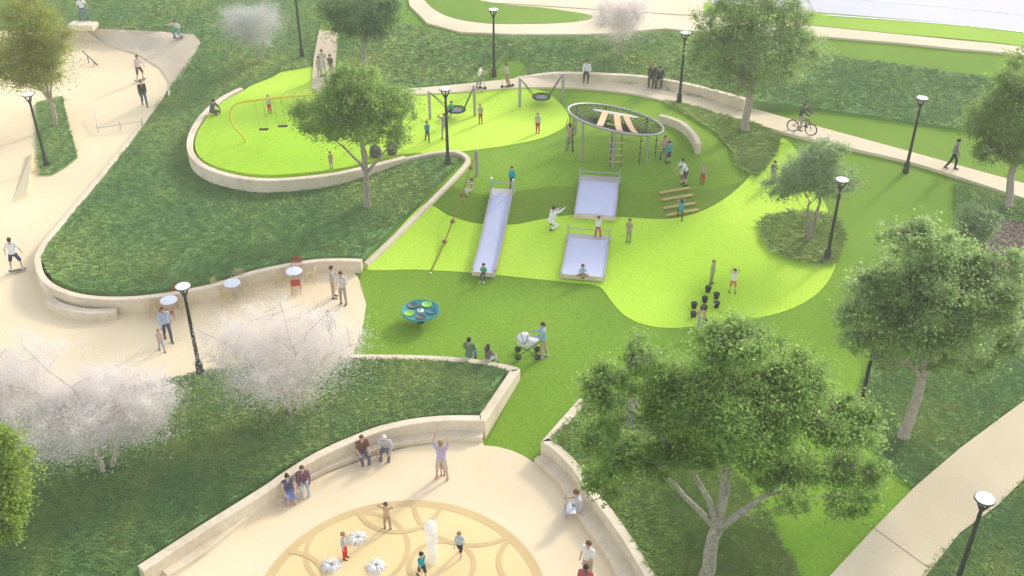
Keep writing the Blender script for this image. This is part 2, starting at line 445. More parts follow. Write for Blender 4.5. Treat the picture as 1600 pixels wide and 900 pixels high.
# paths
toppath = Region('upper_path', [(632,-40),(640,8),(668,36),(720,50),(800,53),(900,53),(960,52),(1040,44),(1080,48),(1180,56),(1290,57),(1400,66),(1500,76),(1600,86),(1720,98),(1720,86),(1600,73),(1500,63),(1400,53),(1290,42),(1180,34),(1100,24),(1120,-5),(1100,-40)], layer(), False)
toppath.sheet(M_PATH, 1.5)
isl = Region('lime_lawn_island', [(655,-25),(668,5),(700,25),(750,35),(800,37),(870,36),(915,31),(926,25),(905,20),(850,12),(770,4),(700,-12)], layer(), True)
isl.sheet(M_GRASS, 1.5)
strip = Region('lime_lawn_strip', [(1100,4),(1290,21),(1600,51),(1720,63),(1720,85),(1600,72),(1400,52),(1290,41),(1180,33),(1100,23)], layer(), False)
strip.sheet(M_LIME_FAR, 1.5)
road = Region('road', [(1125,-75),(1110,4),(1290,20),(1600,50),(1720,62),(2100,95),(1700,-75)], layer(), False)
road.sheet(M_ROAD, 2.5)
patha = Region('path', [(560,152),(600,142),(640,138),(720,131),(800,123),(860,119),(920,119),(960,121),(1000,125),(1067,137),(1120,150),(1165,165),(1240,187),(1420,236),(1600,286),(1720,318),(1720,350),(1600,309),(1480,270),(1400,247),(1250,213),(1180,193),(1060,162),(990,146),(920,138),(850,136),(800,137),(720,143),(640,148),(580,155)], layer(), True, 3)
patha.sheet(M_PATH)
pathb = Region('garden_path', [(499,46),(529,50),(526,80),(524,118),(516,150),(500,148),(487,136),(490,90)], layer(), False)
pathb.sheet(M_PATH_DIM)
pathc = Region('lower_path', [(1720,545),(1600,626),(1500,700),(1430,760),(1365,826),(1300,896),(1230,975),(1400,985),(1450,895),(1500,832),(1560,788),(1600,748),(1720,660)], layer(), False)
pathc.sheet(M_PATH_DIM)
plaza = Region('plaza_floor', [(757,696),(752,690),(700,690),(640,698),(587,711),(507,741),(453,771),(400,803),(320,850),(250,890),(150,950),(400,1010),(700,1030),(1020,1010),(1030,960),(985,898),(935,822),(908,785),(882,752),(858,729),(842,715),(834,722),(818,712),(800,704),(778,698)], layer(), False)
plaza.sheet(M_PLAZA)

# planted beds: raised sheets, each carrying one mass of long grass
BEDS = []
def bed(name, pts, mat, smooth=False, off=.1):
    r = Region(name, pts, off, smooth, 4); r.sheet(mat); BEDS.append(r); return r
b_lawn = bed('grass_slope', [(66,408,1.02),(72,388,.92),(100,352,.75),(150,292,.7),(200,230,.78),(256,152,.95),(292,102,1.5),(316,64,1.75),(303,52,1.75),(230,47,1.72),(130,42,1.6),(60,42),(-200,40),(-200,-60),(300,-60),(540,-60),(500,40),(490,85),(486,103),(440,111),(402,129),(380,143),(344,168),(316,200),(306,232),(322,264),(362,284),(430,292),(500,286),(560,276),(630,254),(690,243),(712,244),(718,249),(714,257),(696,276),(672,301),(640,331),(612,358),(566,400,1.06),(530,400,1.06),(480,402,1.06),(400,416,1.06),(330,437,1.06),(250,452,1.06),(180,456,1.06),(120,450,1.06),(82,434,1.06)], M_BED)
b_isl = bed('skate_island', [(56,160),(97,150),(108,200),(121,244),(104,258),(82,271),(62,271),(58,240)], M_BED, off=.12)
b_mid = bed('hedge_bank', [(528,50),(640,38),(668,44),(720,57),(800,58),(900,58),(960,57),(1060,50),(1160,62),(1270,80),(1300,86),(1420,102),(1500,114),(1600,130),(1740,150),(1740,240),(1600,214),(1500,200),(1400,186),(1270,168),(1165,155,2.85),(1120,143,2.85),(1067,130,2.85),(1008,120,2.85),(949,116,2.85),(880,114,2.8),(800,121,2.4),(720,129),(660,134),(600,141),(525,150)], M_BED)
b_pathside = bed('pathside_bed', [(1035,157),(1080,167),(1130,181),(1180,195),(1218,214),(1212,238),(1182,276),(1152,257),(1146,236),(1122,208),(1085,184)], M_BED_GREY, off=.12)
b_round = bed('round_bed', [(1190,348),(1212,336),(1262,331),(1302,340),(1316,375),(1302,411),(1250,408),(1206,391),(1192,368)], M_BED_GREY, True, .15)
b_right = bed('right_bed', [(1494,284),(1600,313),(1740,350),(1740,370),(1600,348),(1545,338),(1496,330)], M_BED, off=.12)
b_pink = bed('mauve_bed', [(1545,340),(1600,349),(1740,371),(1740,560),(1590,545),(1560,480),(1540,400)], M_BED_PINK, off=.06)
b_oak = bed('oak_bed', [(1350,590),(1322,648),(1400,738),(1428,760),(1500,698),(1600,624),(1720,543),(1720,480),(1640,440),(1560,470),(1450,430),(1395,500)], M_BED, off=.1)
b_corner = bed('corner_bed', [(1720,664),(1600,752),(1560,792),(1500,836),(1468,870),(1440,910),(1410,985),(1720,985)], M_BED, off=.12)
b_front = bed('front_bed', [(906,632,.88),(862,690,.88),(880,700,.88),(905,722,.88),(930,758,.88),(955,790,.88),(986,836,.88),(1020,892,.88),(1060,960,.88),(1290,960),(1240,880),(1195,800),(1160,750),(1080,690),(980,640)], M_BED, off=.12)
b_foot = bed('wall_foot_strip', [(905,122),(949,124),(1008,130),(1067,144),(1120,156),(1162,170),(1160,174),(1120,161),(1067,149),(1008,134),(949,128),(905,125)], M_BED, off=.05)
b_low = bed('lower_lawn', [(545,560,.9),(640,561,.9),(730,567,.9),(790,578,.9),(752,642,.9),(690,646,.9),(640,652,.9),(580,666,.9),(500,700,.9),(430,738,.9),(330,804,.9),(214,880,.9),(120,960,.7),(-200,960,.5),(-200,690),(0,642),(200,604),(320,580),(480,562)], M_BED)

# ------------------------------------------------------------------ long grass
M_BLADE = leafy('long_grass', (.23,.43,.17), (.35,.56,.20), (.66,.78,.25), .2, .4, up=4.5, rnd=.14)
M_BLADE_GREY = leafy('grey_grass', (.33,.52,.13), (.46,.64,.19), (.66,.78,.30), .5, .45, up=4.0)
M_BLADE_YEL = leafy('yellow_green_grass', (.29,.48,.14), (.46,.63,.19), (.70,.80,.28), .3, .45, up=4.0, rnd=.2)
M_BLADE_PINK = leafy('mauve_grass', (.50,.36,.32), (.62,.48,.43), (.74,.62,.55), .6, .4, up=2.2)
def grass(region, name, label, mat, dens, per, hgt, wid, spread=.12):
    c = region.sample(dens * 2.2); n = len(c)
    if not n: return
    xy = np.repeat(c, per, 0); m = len(xy)
    tone = np.repeat(RNG.uniform(.7, 1.15, n), per)
    a = RNG.uniform(0, 2 * PI, m); r = spread * np.sqrt(RNG.random(m)) * .5
    base = xy + np.stack([np.cos(a), np.sin(a)], 1) * r[:, None]
    ok = pip(region.poly, base); base, a, tone, xy = base[ok], a[ok], tone[ok], xy[ok]; m = len(base)
    z = region.z(base)
    h = hgt * .36 * tone * RNG.uniform(.5, 1.1, m); lean = RNG.uniform(1.5, 3.2, m) * h
    a2 = a + RNG.normal(0, .6, m)
    tip = np.column_stack([base + np.stack([np.cos(a2), np.sin(a2)], 1) * lean[:, None], z + h])
    mid = np.column_stack([base + np.stack([np.cos(a2), np.sin(a2)], 1) * lean[:, None] * .35, z + h * .68])
    pw = np.column_stack([-np.sin(a2), np.cos(a2), np.zeros(m)]) * (.46 * wid * RNG.uniform(.7, 1.3, m))[:, None]
    b3 = np.column_stack([base, z - .03])
    vs = np.stack([b3 - pw * .5, b3 + pw * .5, mid + pw * .45, tip, mid - pw * .45], 1).reshape(-1, 3)
    k = np.arange(m)[:, None] * 5
    me = np_mesh(name, vs, 5, k + np.array([0, 1, 2, 3, 4]))
    o = link_mesh(name, me, mat)
    return tag(o, label, 'grass', kind='stuff')
grass(b_lawn, 'slope_grass', 'long dark green grass covering the slope left of the playground', M_BLADE, 11, 16, .24, .035, .5)
grass(b_low, 'lower_grass', 'long dark green grass above the curved seat wall', M_BLADE, 24, 18, .22, .022, .42)
grass(b_mid, 'bank_grass', 'dark green ground cover on the bank behind the path', M_BLADE, 9, 12, .30, .055, .5)
grass(b_isl, 'island_grass', 'green grass on the narrow island in the skatepark', M_BLADE, 14, 14, .2, .04, .45)
grass(b_pathside, 'pathside_grass', 'olive ground cover in the strip bed beside the path', M_BLADE_GREY, 16, 14, .42, .045, .42)
grass(b_round, 'round_bed_grass', 'olive grass clumps in the rounded bed under the multi-stem tree', M_BLADE_GREY, 18, 16, .42, .04, .42)
grass(b_right, 'right_bed_grass', 'dark grass in the bed along the path at the right edge', M_BLADE, 12, 14, .3, .045, .45)
grass(b_pink, 'mauve_grass', 'mauve pink flowering grass at the right edge', M_BLADE_PINK, 16, 14, .3, .04, .45)
grass(b_oak, 'oak_bed_grass', 'dark grass under the large tree beside the lower path', M_BLADE, 22, 16, .2, .028, .42)
grass(b_corner, 'corner_grass', 'dark grass in the bottom right corner beside the path', M_BLADE, 26, 18, .22, .024, .4)
grass(b_foot, 'wall_foot_grass', 'low tufts of grass along the foot of the back wall', M_BLADE, 8, 16, .4, .05, .3)
grass(b_front, 'front_grass', 'long grass behind the right hand seat wall', M_BLADE_YEL, 28, 18, .26, .022, .4)

# ------------------------------------------------------------------ walls
def offset_line(p, d):
    out = []; n = len(p)
    for i in range(n):
        a, b = p[max(i - 1, 0)], p[min(i + 1, n - 1)]
        if 0 < i < n - 1:
            t1 = (p[i] - a).normalized(); t2 = (b - p[i]).normalized()
            n1 = Vector((-t1.y, t1.x)); n2 = Vector((-t2.y, t2.x)); m = (n1 + n2)
            m = m / max(.35, m.length_squared / 2) if m.length > 1e-6 else n1
            out.append(p[i] + m * d)
        else:
            t = (b - a).normalized(); out.append(p[i] + Vector((-t.y, t.x)) * d)
    return out

def sweep_wall(pts, thick, bottom, chamfer=.025, smooth=True, sub=6, cuts=None):
    """outer top edge surveyed as (px, py, z); the wall body lies to the left of the line for positive thickness.
    cuts: list of runs so that corners stay sharp"""
    runs = cuts or [pts]; line = []
    for run in runs:
        q = [on_level(*p) for p in run]
        q = [Vector(v) for v in (spline(q, False, sub) if smooth and len(q) > 2 else q)]
        if line and (line[-1] - q[0]).length < .02: q = q[1:]
        line += q
    o2 = [v.xy for v in line]; b2 = offset_line(o2, thick); sg = 1 if thick > 0 else -1
    m1 = offset_line(o2, sg * chamfer); m2 = offset_line(o2, thick - sg * chamfer)
    vs, fs = [], []
    for i, v in enumerate(line):
        zb = bottom(v.x, v.y) if callable(bottom) else bottom
        vs += [(*o2[i], zb), (*o2[i], v.z - chamfer), (*m1[i], v.z), (*m2[i], v.z), (*b2[i], v.z - chamfer), (*b2[i], zb)]
    for i in range(len(line) - 1):
        for k in range(5):
            f = (i * 6 + k, i * 6 + k + 1, (i + 1) * 6 + k + 1, (i + 1) * 6 + k); fs.append(f if sg < 0 else f[::-1])
    a = tuple(range(6)); b = tuple((len(line) - 1) * 6 + k for k in range(6)); fs += [a, b[::-1]] if sg > 0 else [a[::-1], b]
    mb = MB(); mb.add(vs, fs); return mb

def below(d): return lambda x, y: T1(x, y) - d
w = sweep_wall(None, -.34, below(.5), cuts=[[(380,138,2.12),(344,158,2.1),(313,190,2.08),(301,224,2.08),(314,251,2.08),(358,270,2.08),(420,278,2.08),(500,272,2.08),(560,261,2.08),(631,243,2.12)]]).build('plateau_wall', M_WALL)
tag(w, 'long curved cream concrete wall retaining the lime plateau', 'wall')
w = sweep_wall(None, .26, below(.5), cuts=[[(x, y, on_terrain(x, y, .24).z) for x, y in ((632,249),(660,243),(690,238),(708,237.5),(722,242),(727,249),(722,258),(705,277),(680,302),(650,332),(620,361),(595,385),(568,410))]]).build('kerb_wall', M_WALL)
w.data.flip_normals() if False else None
tag(w, 'narrow pale concrete kerb wall running diagonally between dark grass and slides', 'wall')
w = sweep_wall(None, -.3, below(.5), cuts=[[(257,150,1.02),(200,227,.85),(150,288,.78),(98,350,.84),(70,386,.98),(64,410,1.1),(78,438,1.12),(120,457,1.12),(180,463,1.12),(250,458,1.12),(330,443,1.12),(400,421,1.12),(480,406,1.12),(530,403,1.12),(566,404,1.12)]]).build('patio_wall', M_WALL)
tag(w, 'curved cream retaining wall behind the bistro tables', 'wall')
w = sweep_wall(None, .42, below(.4), cuts=[[(70,470,.72),(88,480,.74),(120,488,.76),(150,490,.76),(180,488,.76)]]).build('bench_block', M_WALL)
tag(w, 'short curved concrete bench step against the wall corner', 'bench')
# plaza seat wall on the left, with its seat tier
w = sweep_wall(None, .36, below(.4), cuts=[[(224,892,.92),(320,830,.92),(420,767,.92),(453,744,.92),(507,711,.92),(587,677,.92),(640,664,.92),(693,658,.92),(758,658,.92)],
      [(758,658,.92),(813,577,.92)], [(813,577,.92),(800,571,.92),(730,559,.92),(640,554,.92),(545,553,.92)]]).build('seat_wall', M_WALL)
s_ = sweep_wall(None, .62, below(.4), cuts=[[(262,899,.43),(320,861,.43),(400,796,.43),(453,764,.43),(507,733,.43),(587,703,.43),(640,691,.43),(693,685,.43),(754,684,.43)]]).build('seat_tier', M_WALL, w)
tag(w, 'long curved stepped seat wall on the left of the splash plaza', 'wall')
w = sweep_wall(None, -.36, below(.4), cuts=[[(905,622,.92),(845,690,.92)], [(845,690,.92),(867,705,.92),(893,732,.92),(915,765,.92),(939,796,.92),(971,841,.92),(1003,894,.92),(1040,960,.92)]])
w = sweep_wall(None, .36, below(.4), cuts=[[(1040,960,.92),(1003,894,.92),(971,841,.92),(939,796,.92),(915,765,.92),(893,732,.92),(867,705,.92),(845,690,.92)], [(845,690,.92),(905,622,.92)]])
w.f = [f[::-1] for f in w.f]
w = sweep_wall(None, -.36, below(.4), cuts=[[(1040,960,.92),(1003,894,.92),(971,841,.92),(939,796,.92),(915,765,.92),(893,732,.92),(867,705,.92),(845,690,.92)], [(845,690,.92),(905,622,.92)]]).build('seat_wall', M_WALL)
s_ = sweep_wall(None, -.62, below(.4), cuts=[[(1005,960,.43),(965,897,.43),(949,868,.43),(915,820,.43),(891,783,.43),(875,753,.43),(853,731,.43),(835,716,.43)]]).build('seat_tier', M_WALL, w)
tag(w, 'stepped seat wall curving down the right of the splash plaza', 'wall')
w = sweep_wall(None, .36, below(.5), cuts=[[(800,124,2.5),(840,118,2.75),(880,115,2.92),(949,117,2.95),(1008,121,2.95),(1067,131,2.95),(1120,144,2.95),(1163,156,2.95)]]).build('back_wall', M_WALL)
tag(w, 'long low concrete wall behind the path with people sitting on it', 'wall')
w = sweep_wall(None, -.3, below(.4), cuts=[[(1033,178,2.8),(1052,183,2.8),(1070,191,2.8),(1084,203,2.78),(1092,214,2.76),(1096,224,2.74)]]).build('curved_bench', M_WALL)
tag(w, 'free standing curved concrete bench right of the net climber', 'bench')

# ------------------------------------------------------------------ plaza paving pattern and path details
pc = on_level(0, 0, 0); PCX, PCY, PR = -3.56, 22.6, 4.75
pz = float(plaza.z([(PCX, PCY + 3)])[0])
def disc_sheet(name, r, dz, mat):
    mb = MB(); n = 96; rings = [0.001, r * .3, r * .6, r * .85, r]; vs = []; fs = []
    for q in rings:
        for k in range(n):
            x, y = PCX + q * math.cos(2 * PI * k / n), PCY + q * math.sin(2 * PI * k / n); vs.append((x, y))
    zz = plaza.z(np.array(vs)) + dz
    vs = [(*v, z) for v, z in zip(vs, zz)]
    for i in range(len(rings) - 1):
        for k in range(n): fs.append((i * n + k, (i + 1) * n + k, (i + 1) * n + (k + 1) % n, i * n + (k + 1) % n))
    mb.add(vs, fs); o = mb.build(name, mat, None, False); o['kind'] = 'structure'
disc_sheet('paving_disc', PR, .02, M_PATT1)
pat = MB(); lev = [0]
def arc(cx, cy, r, wd=.17, a0=0, a1=360):
    lev[0] += 1; pts = []; n = max(24, int(r * 30))
    for i in range(n + 1):
        a = math.radians(a0 + (a1 - a0) * i / n); ca, sa = math.cos(a), math.sin(a)
        pts.append((cx + r * ca, cy + r * sa, ca, sa))
    seg = []
    for i in range(n):
        q = [pts[i], pts[i + 1]]
        if all(math.hypot(x - PCX, y - PCY) < PR - .02 for x, y, _, _ in q):
            v = []
            for x, y, ca, sa in (q[0], q[1]): v += [(x - ca * wd / 2, y - sa * wd / 2), (x + ca * wd / 2, y + sa * wd / 2)]
            zz = plaza.z(np.array(v)) + .024 + .002 * lev[0]
            pat.add([(*a, z) for a, z in zip(v, zz)], [(0, 1, 3, 2)])
arc(PCX, PCY, PR - .16, .32)
arc(-5.25, 25.0, 1.72); arc(-2.35, 24.3, 1.08); arc(-1.35, 27.35, 2.15); arc(-4.0, 27.3, 1.5); arc(.9, 24.5, 1.35)
arc(-7.6, 23.4, 1.5); arc(-5.0, 21.2, 1.9); arc(-1.2, 21.6, 1.9)
o = pat.build('paving_pattern', M_PATT2, None, False); o['kind'] = 'structure'
def strip_line(name, a, b, w_, mat, region, dz=.006):
    p, q = P(*a), P(*b); d = (q - p); d.z = 0; n = Vector((-d.y, d.x, 0)).normalized() * w_ / 2; k = max(2, int(d.length / .5)); vs, fs = [], []
    for i in range(k + 1):
        c = p + d * i / k
        for s in (-1, 1): vs.append((c.x + n.x * s, c.y + n.y * s, float(region.z([(c.x + n.x * s, c.y + n.y * s)])[0]) + dz))
    for i in range(k): fs.append((2 * i, 2 * i + 1, 2 * i + 3, 2 * i + 2))
    mb = MB(); mb.add(vs, fs); o = mb.build(name, mat, None, False); o['kind'] = 'structure'
strip_line('path_joint', (1362, 828), (1452, 888), .03, M_SEAM, pathc)
strip_line('path_joint', (760, 4), (1130, 26), .09, M_SEAM, toppath, .02)
for a, b in (((1290,24),(1700,64)), ((1200,-10),(1700,34)), ((1250,-32),(1700,6))):
    strip_line('road_marking', a, b, .12, M_LAMPTOP, road, .02)

# ------------------------------------------------------------------ lamps
def make_lamp():
    r = empty('street_lamp', (0, 0, 0))
    MB().lathe([(.17, -.1), (.17, .12), (.15, .16), (.15, .5), (.11, .56), (.09, .6)], 14).build('base', M_LAMP, r)
    MB().lathe([(.085, .58), (.075, 2.2), (.06, 3.75)], 14).build('pole', M_LAMP, r)
    for k in range(3):
        a = 2 * PI * k / 3 + .5; c, s = math.cos(a), math.sin(a)
        MB().tube([(0, 0, 3.65), (c * .06, s * .06, 3.8), (c * .2, s * .2, 4.08), (c * .24, s * .24, 4.2)], .035, 8).build('arm', M_LAMP, r)
    MB().lathe([(.07, 3.78), (.09, 3.85), (.05, 3.95)], 12).build('light_head', M_LAMP, r)
    MB().lathe([(.27, 4.2), (.315, 4.205), (.315, 4.235), (.30, 4.245)], 28).build('rim', M_LAMP, r)
    MB().lathe([(.292, 4.24), (.285, 4.262), (.15, 4.275), (.01, 4.28)], 28).build('reflector', M_LAMPTOP, r)
    return r
LAMPS = [((73,258), 'black post lamp on the grass island in the skatepark'),
 ((313,582), 'black post lamp at patio edge between the two blossom trees'),
 ((472,88), 'black post lamp at the top edge beside the grey blossom tree'),
 ((772,120), 'black post lamp on the grass bank above the swings, behind the scooter riders'),
 ((700,256), 'black post lamp inside the rounded tip of the kerb wall'),
 ((1061,160), 'black post lamp beside the path near the sitting couple in suits'),
 ((1415,268), 'black post lamp beside the path between the cyclist and the walking man'),
 ((1292,405), 'black post lamp at the round bed below the multi-stem tree'),
 ((1337,665), 'black post lamp half hidden between the two large right hand trees'),
 ((1489,928), 'black post lamp in the bottom right corner, base cut off')]
lamp0 = None
for (px, py), lab in LAMPS:
    o = make_lamp() if lamp0 is None else copy_tree(lamp0)
    if lamp0 is None: lamp0 = o
    p = P(px, py); o.location = p; o.rotation_euler = (0, 0, random.uniform(0, 2))
    tag(o, lab, 'street lamp', 'black post lamps around the park')

# ------------------------------------------------------------------ trees
M_LEAF_A = leafy('leaf_green', (.17,.30,.06), (.32,.49,.11), (.54,.72,.23), .9, .58, rnd=.3)
M_LEAF_B = leafy('leaf_olive', (.26,.31,.05), (.39,.44,.08), (.52,.57,.13), .7, .58, rnd=.25)
M_LEAF_C = leafy('leaf_dark', (.08,.18,.06), (.145,.29,.095), (.28,.44,.15), .9, .5)
M_LEAF_D = leafy('leaf_grey', (.25,.38,.16), (.38,.53,.24), (.56,.70,.38), .9, .5)
M_LEAF_E = leafy('leaf_mid', (.23,.36,.11), (.39,.55,.19), (.58,.73,.33), .7, .58, rnd=.3)
M_LEAF_F = leafy('leaf_yellow', (.15,.25,.03), (.30,.44,.06), (.52,.64,.16), .9, .5)
M_BLOS = leafy('blossom', (.94,.85,.81), (.98,.92,.89), (.99,.97,.95), 1.1, .65, up=1.4)
M_BLOS_G = leafy('blossom_grey', (.68,.68,.65), (.80,.80,.77), (.88,.88,.85), 1.1, .65, up=1.4)

def tree(name, label, base, fork, lobes, n_leaf, leaf, lmat, bmat, tr, stems=1, seed=1, clumps=90, cr=.23, depth=0, limbs=8, shell=.45, group=None, lean=0, aspect=.55, droop=0):
    rg = np.random.default_rng(seed); rd = random.Random(seed)
    b = P(*base); root = empty(name, b); tag(root, label, 'tree', group)
    Y = b.y + depth
    E = []
    for (px, py, rx, ry) in lobes:
        c = on_depth(px, py, Y); m = metres(c); e = math.atan2(CAM_H - c.z, c.y)
        a, v = rx * m, ry * m
        ydep = min(a, .82 * v / math.sin(e)); rz = math.sqrt(max(v * v - (ydep * math.sin(e)) ** 2, (.3 * v) ** 2)) / math.cos(e)
        E.append((np.array(c - b), np.array((a, ydep, rz))))
    fk = on_depth(fork[0], fork[1], b.y) - b
    wts = np.array([r.prod() ** .67 for _, r in E]); wts /= wts.sum()
    C, R = [], []
    for (c, r), wgt in zip(E, wts):
        k = max(7, int(clumps * 1.6 * wgt))
        d = rg.normal(size=(k, 3)); d /= np.linalg.norm(d, axis=1)[:, None]
        rad = (shell + (1 - shell) * rg.random(k)) ** .8
        p = c + d * r * (rad * (1 - cr * .9))[:, None] * rg.uniform(.82, 1.1, k)[:, None]
        C.append(p); R.append(np.full(k, r.mean() * cr * 1.3) * rg.uniform(.4, 1.35, k))
    C, R = np.vstack(C), np.concatenate(R)
    C[:, 2] = np.maximum(C[:, 2], .5)
    # leaves
    wl = R ** 2; cnt = rg.multinomial(int(n_leaf * (1.55 if leaf > .1 else 1.9)), wl / wl.sum()); ci = np.repeat(np.arange(len(C)), cnt); n = len(ci)
    d = rg.normal(size=(n, 3)); d /= np.linalg.norm(d, axis=1)[:, None]
    wide = 1.22 if leaf > .1 else 1.35
    pos = C[ci] + d * wide * (R[ci] * np.minimum(np.abs(rg.normal(size=n)) * .62, 1.7))[:, None] * np.array((1.2, 1.2, .8)) + rg.normal(size=(n, 3)) * .07
    pos[:, 2] -= droop * rg.random(n) ** 3
    pos[:, 2] = np.maximum(pos[:, 2], .3)
    nn = rg.normal(size=(n, 3)) * .7 + np.array((.15, .1, 1.0 if leaf > .1 else 2.2)) + d * .5; nn /= np.linalg.norm(nn, axis=1)[:, None]
    u = np.cross(nn, rg.normal(size=(n, 3))); u /= np.linalg.norm(u, axis=1)[:, None]; w = np.cross(nn, u)
    s = leaf * .72 * rg.uniform(.6, 1.35, n)
    fold = nn * (s * .12)[:, None]
    vs = np.stack([pos - u * s[:, None] * .5, pos + w * (s * aspect * .5)[:, None] + fold, pos + u * s[:, None] * .5, pos - w * (s * aspect * .5)[:, None] + fold], 1).reshape(-1, 3)
    k = np.arange(n)[:, None] * 4
    cr_ = link_mesh('crown', np_mesh('crown', vs, 4, k + np.arange(4)), lmat, root)
    # trunk and limbs
    mb = MB()
    def wob(a, c, k, amp):
        a, c = Vector(a), Vector(c); out = []
        ln = (c - a).length
        bend = Vector((rd.uniform(-1, 1), rd.uniform(-1, 1), rd.uniform(-.2, .6))) * ln * amp
        for i in range(k + 1):
            t = i / k; p = a.lerp(c, t) + bend * math.sin(t * PI)
            if 0 < i < k: p += Vector((rd.uniform(-1, 1), rd.uniform(-1, 1), rd.uniform(-1, 1))) * ln * .012
            out.append(p)
        return out
    nodes = []
    starts = []
    if stems == 1:
        path = wob((0, 0, -.3), fk, 6, .03)
        mb.tube(path, [tr * 1.55] + [tr * (1.12 - .32 * i / 6) for i in range(1, 7)], 12)
        starts = [(Vector(fk), tr * .8)]
    else:
        for k in range(stems):
            a = 2 * PI * k / stems + .4
            q = Vector(fk) + Vector((math.cos(a), math.sin(a) * .8, rd.uniform(-.2, .4))) * (tr * 3.5)
            path = wob((math.cos(a) * tr, math.sin(a) * tr, -.3), q, 5, .07)
            mb.tube(path, [tr * (.75 - .07 * i) for i in range(6)], 10)
            starts.append((q, tr * .42))
    # spread main limbs by farthest point choice
    order = [int(np.argmax(C[:, 2]))]
    dist = np.linalg.norm(C - C[order[0]], axis=1)
    rel_ = C - np.array(fk); steep = rel_[:, 2] > .75 * np.linalg.norm(rel_[:, :2], axis=1)
    while len(order) < min(limbs, len(C)):
        dsel = np.where(steep, dist, -1) if len(order) < 6 and steep.sum() > 8 else dist
        j = int(np.argmax(dsel)); order.append(j); dist = np.minimum(dist, np.linalg.norm(C - C[j], axis=1))
    for q, j in enumerate(order):
        s0, r0 = starts[q % len(starts)]
        end = Vector(C[j])
        if q >= max(5, stems) and nodes:
            cand = [n_ for n_ in nodes if n_[1] > .02] or nodes
            s0, r0 = min(cand, key=lambda n_: (n_[0] - end).length + (3 if n_[0].z > end.z + .2 else 0) + .12 * (n_[0] - Vector(fk)).length); r0 = r0 * .95
        a = Vector(s0)
        mid = a.lerp(end, .45) + Vector((0, 0, (end - a).length * .12))
        p = [a + (Vector((0, 0, -1)) * r0 * .6)] + wob(a, mid, 3, .06)[1:] + wob(mid, end, 4, .06)[1:]
        rr = [r0 * .72] + [max(.014, r0 * .62 * (1 - i / len(p)) ** 1.1) for i in range(1, len(p))]
        mb.tube(p, rr, 7); nodes += list(zip(p[1:], rr[1:]))
    NP_ = np.array([n_[0][:] for n_ in nodes])
    for j in range(len(C)):
        if j in order or (leaf < .1 and j % 6): continue
        dd = np.linalg.norm(NP_ - C[j], axis=1) + 2.0 * (NP_[:, 2] > C[j][2] + .3); i = int(np.argmin(dd)); a = nodes[i]
        p = wob(a[0], C[j], 4, .09); r0 = min(a[1] * .7, .05 + .02 * tr if leaf > .1 else .02)
        mb.tube(p, [max(.008, r0 * (1 - t / 5)) for t in range(5)], 5)
        for _ in range(2 if leaf > .1 else 0):
            e_ = Vector(C[j]) + Vector(rg.normal(size=3)) * R[j] * .6
            mb.tube([p[2], p[2].lerp(e_, .55) + Vector((0, 0, .05)), e_], [max(.008, r0 * .45), .008, .005], 4)
    mb.build('trunk', bmat, root)
    return root

tree('shade_tree', 'dense olive green round tree on the grass island in the skatepark', (85,196), (80,160), [(58,85,64,62),(45,20,60,52),(85,55,40,46),(50,122,52,32),(10,90,50,50)], 26000, .16, M_LEAF_B, M_BARK_PALE, .14, seed=2, clumps=150, cr=.3, shell=.3)
tree('blossom_tree', 'small grey white blossom tree at the top left near the garden path', (409,96), (404,78), [(392,38,58,40),(365,25,34,26),(420,20,34,26),(400,62,36,24)], 15000, .095, M_BLOS_G, M_BARK_DARK, .09, stems=3, seed=3, clumps=130, cr=.3, shell=.3)
tree('shade_tree', 'dark green tree on the bank right of the garden path', (571,114), (568,60), [(563,25,72,36),(525,15,38,28),(602,15,36,30),(585,48,36,20)], 26000, .17, M_LEAF_C, M_BARK, .17, seed=4, clumps=150, cr=.28, shell=.3)
tree('spreading_tree', 'wide spreading multi-stem tree in the dark grass beside the plateau wall', (572,322), (572,268), [(550,165,92,58),(488,182,46,38),(618,172,48,52),(545,122,60,32),(505,212,40,20),(622,216,38,24),(560,205,60,24)], 40000, .15, M_LEAF_A, M_BARK, .17, seed=5, clumps=220, cr=.19, limbs=20, shell=.35)
tree('blossom_tree', 'pale pink blossom tree on the bank in front of the upper path', (967,87), (966,72), [(970,25,54,36),(945,8,26,24),(1000,8,26,24),(966,56,30,16)], 17000, .095, M_BLOS, M_BARK_DARK, .08, stems=3, seed=6, clumps=120, cr=.3, shell=.3)
tree('shade_tree', 'large spreading green tree behind the strip bed beside the path', (1163,204), (1178,122), [(1180,70,100,76),(1105,78,50,44),(1248,66,60,50),(1175,0,84,46),(1150,128,50,26),(1240,115,46,28),(1120,30,50,36),(1235,15,60,40)], 38000, .18, M_LEAF_E, M_BARK_PALE, .22, seed=7, clumps=230, cr=.17, limbs=16, shell=.3)
tree('shade_tree', 'tall tree at the right edge beside the walking man', (1577,322), (1588,245), [(1590,180,78,75),(1545,185,46,48),(1600,110,52,44),(1545,235,40,32),(1610,240,60,34)], 30000, .17, M_LEAF_A, M_BARK_PALE, .19, seed=8, clumps=190, cr=.18, limbs=12)
tree('multistem_tree', 'airy pale green multi-stem tree in the round bed', (1264,376), (1272,318), [(1268,275,66,46),(1222,292,42,26),(1302,238,38,30),(1316,285,32,36),(1285,245,44,32)], 19000, .13, M_LEAF_D, M_BARK, .10, stems=4, seed=9, clumps=120, cr=.22, limbs=12)
tree('small_tree', 'bluish green small tree behind the large right hand tree', (1530,425), (1526,395), [(1525,352,36,36),(1545,345,22,24)], 9000, .13, M_LEAF_D, M_BARK, .07, stems=3, seed=19, clumps=60, cr=.26)
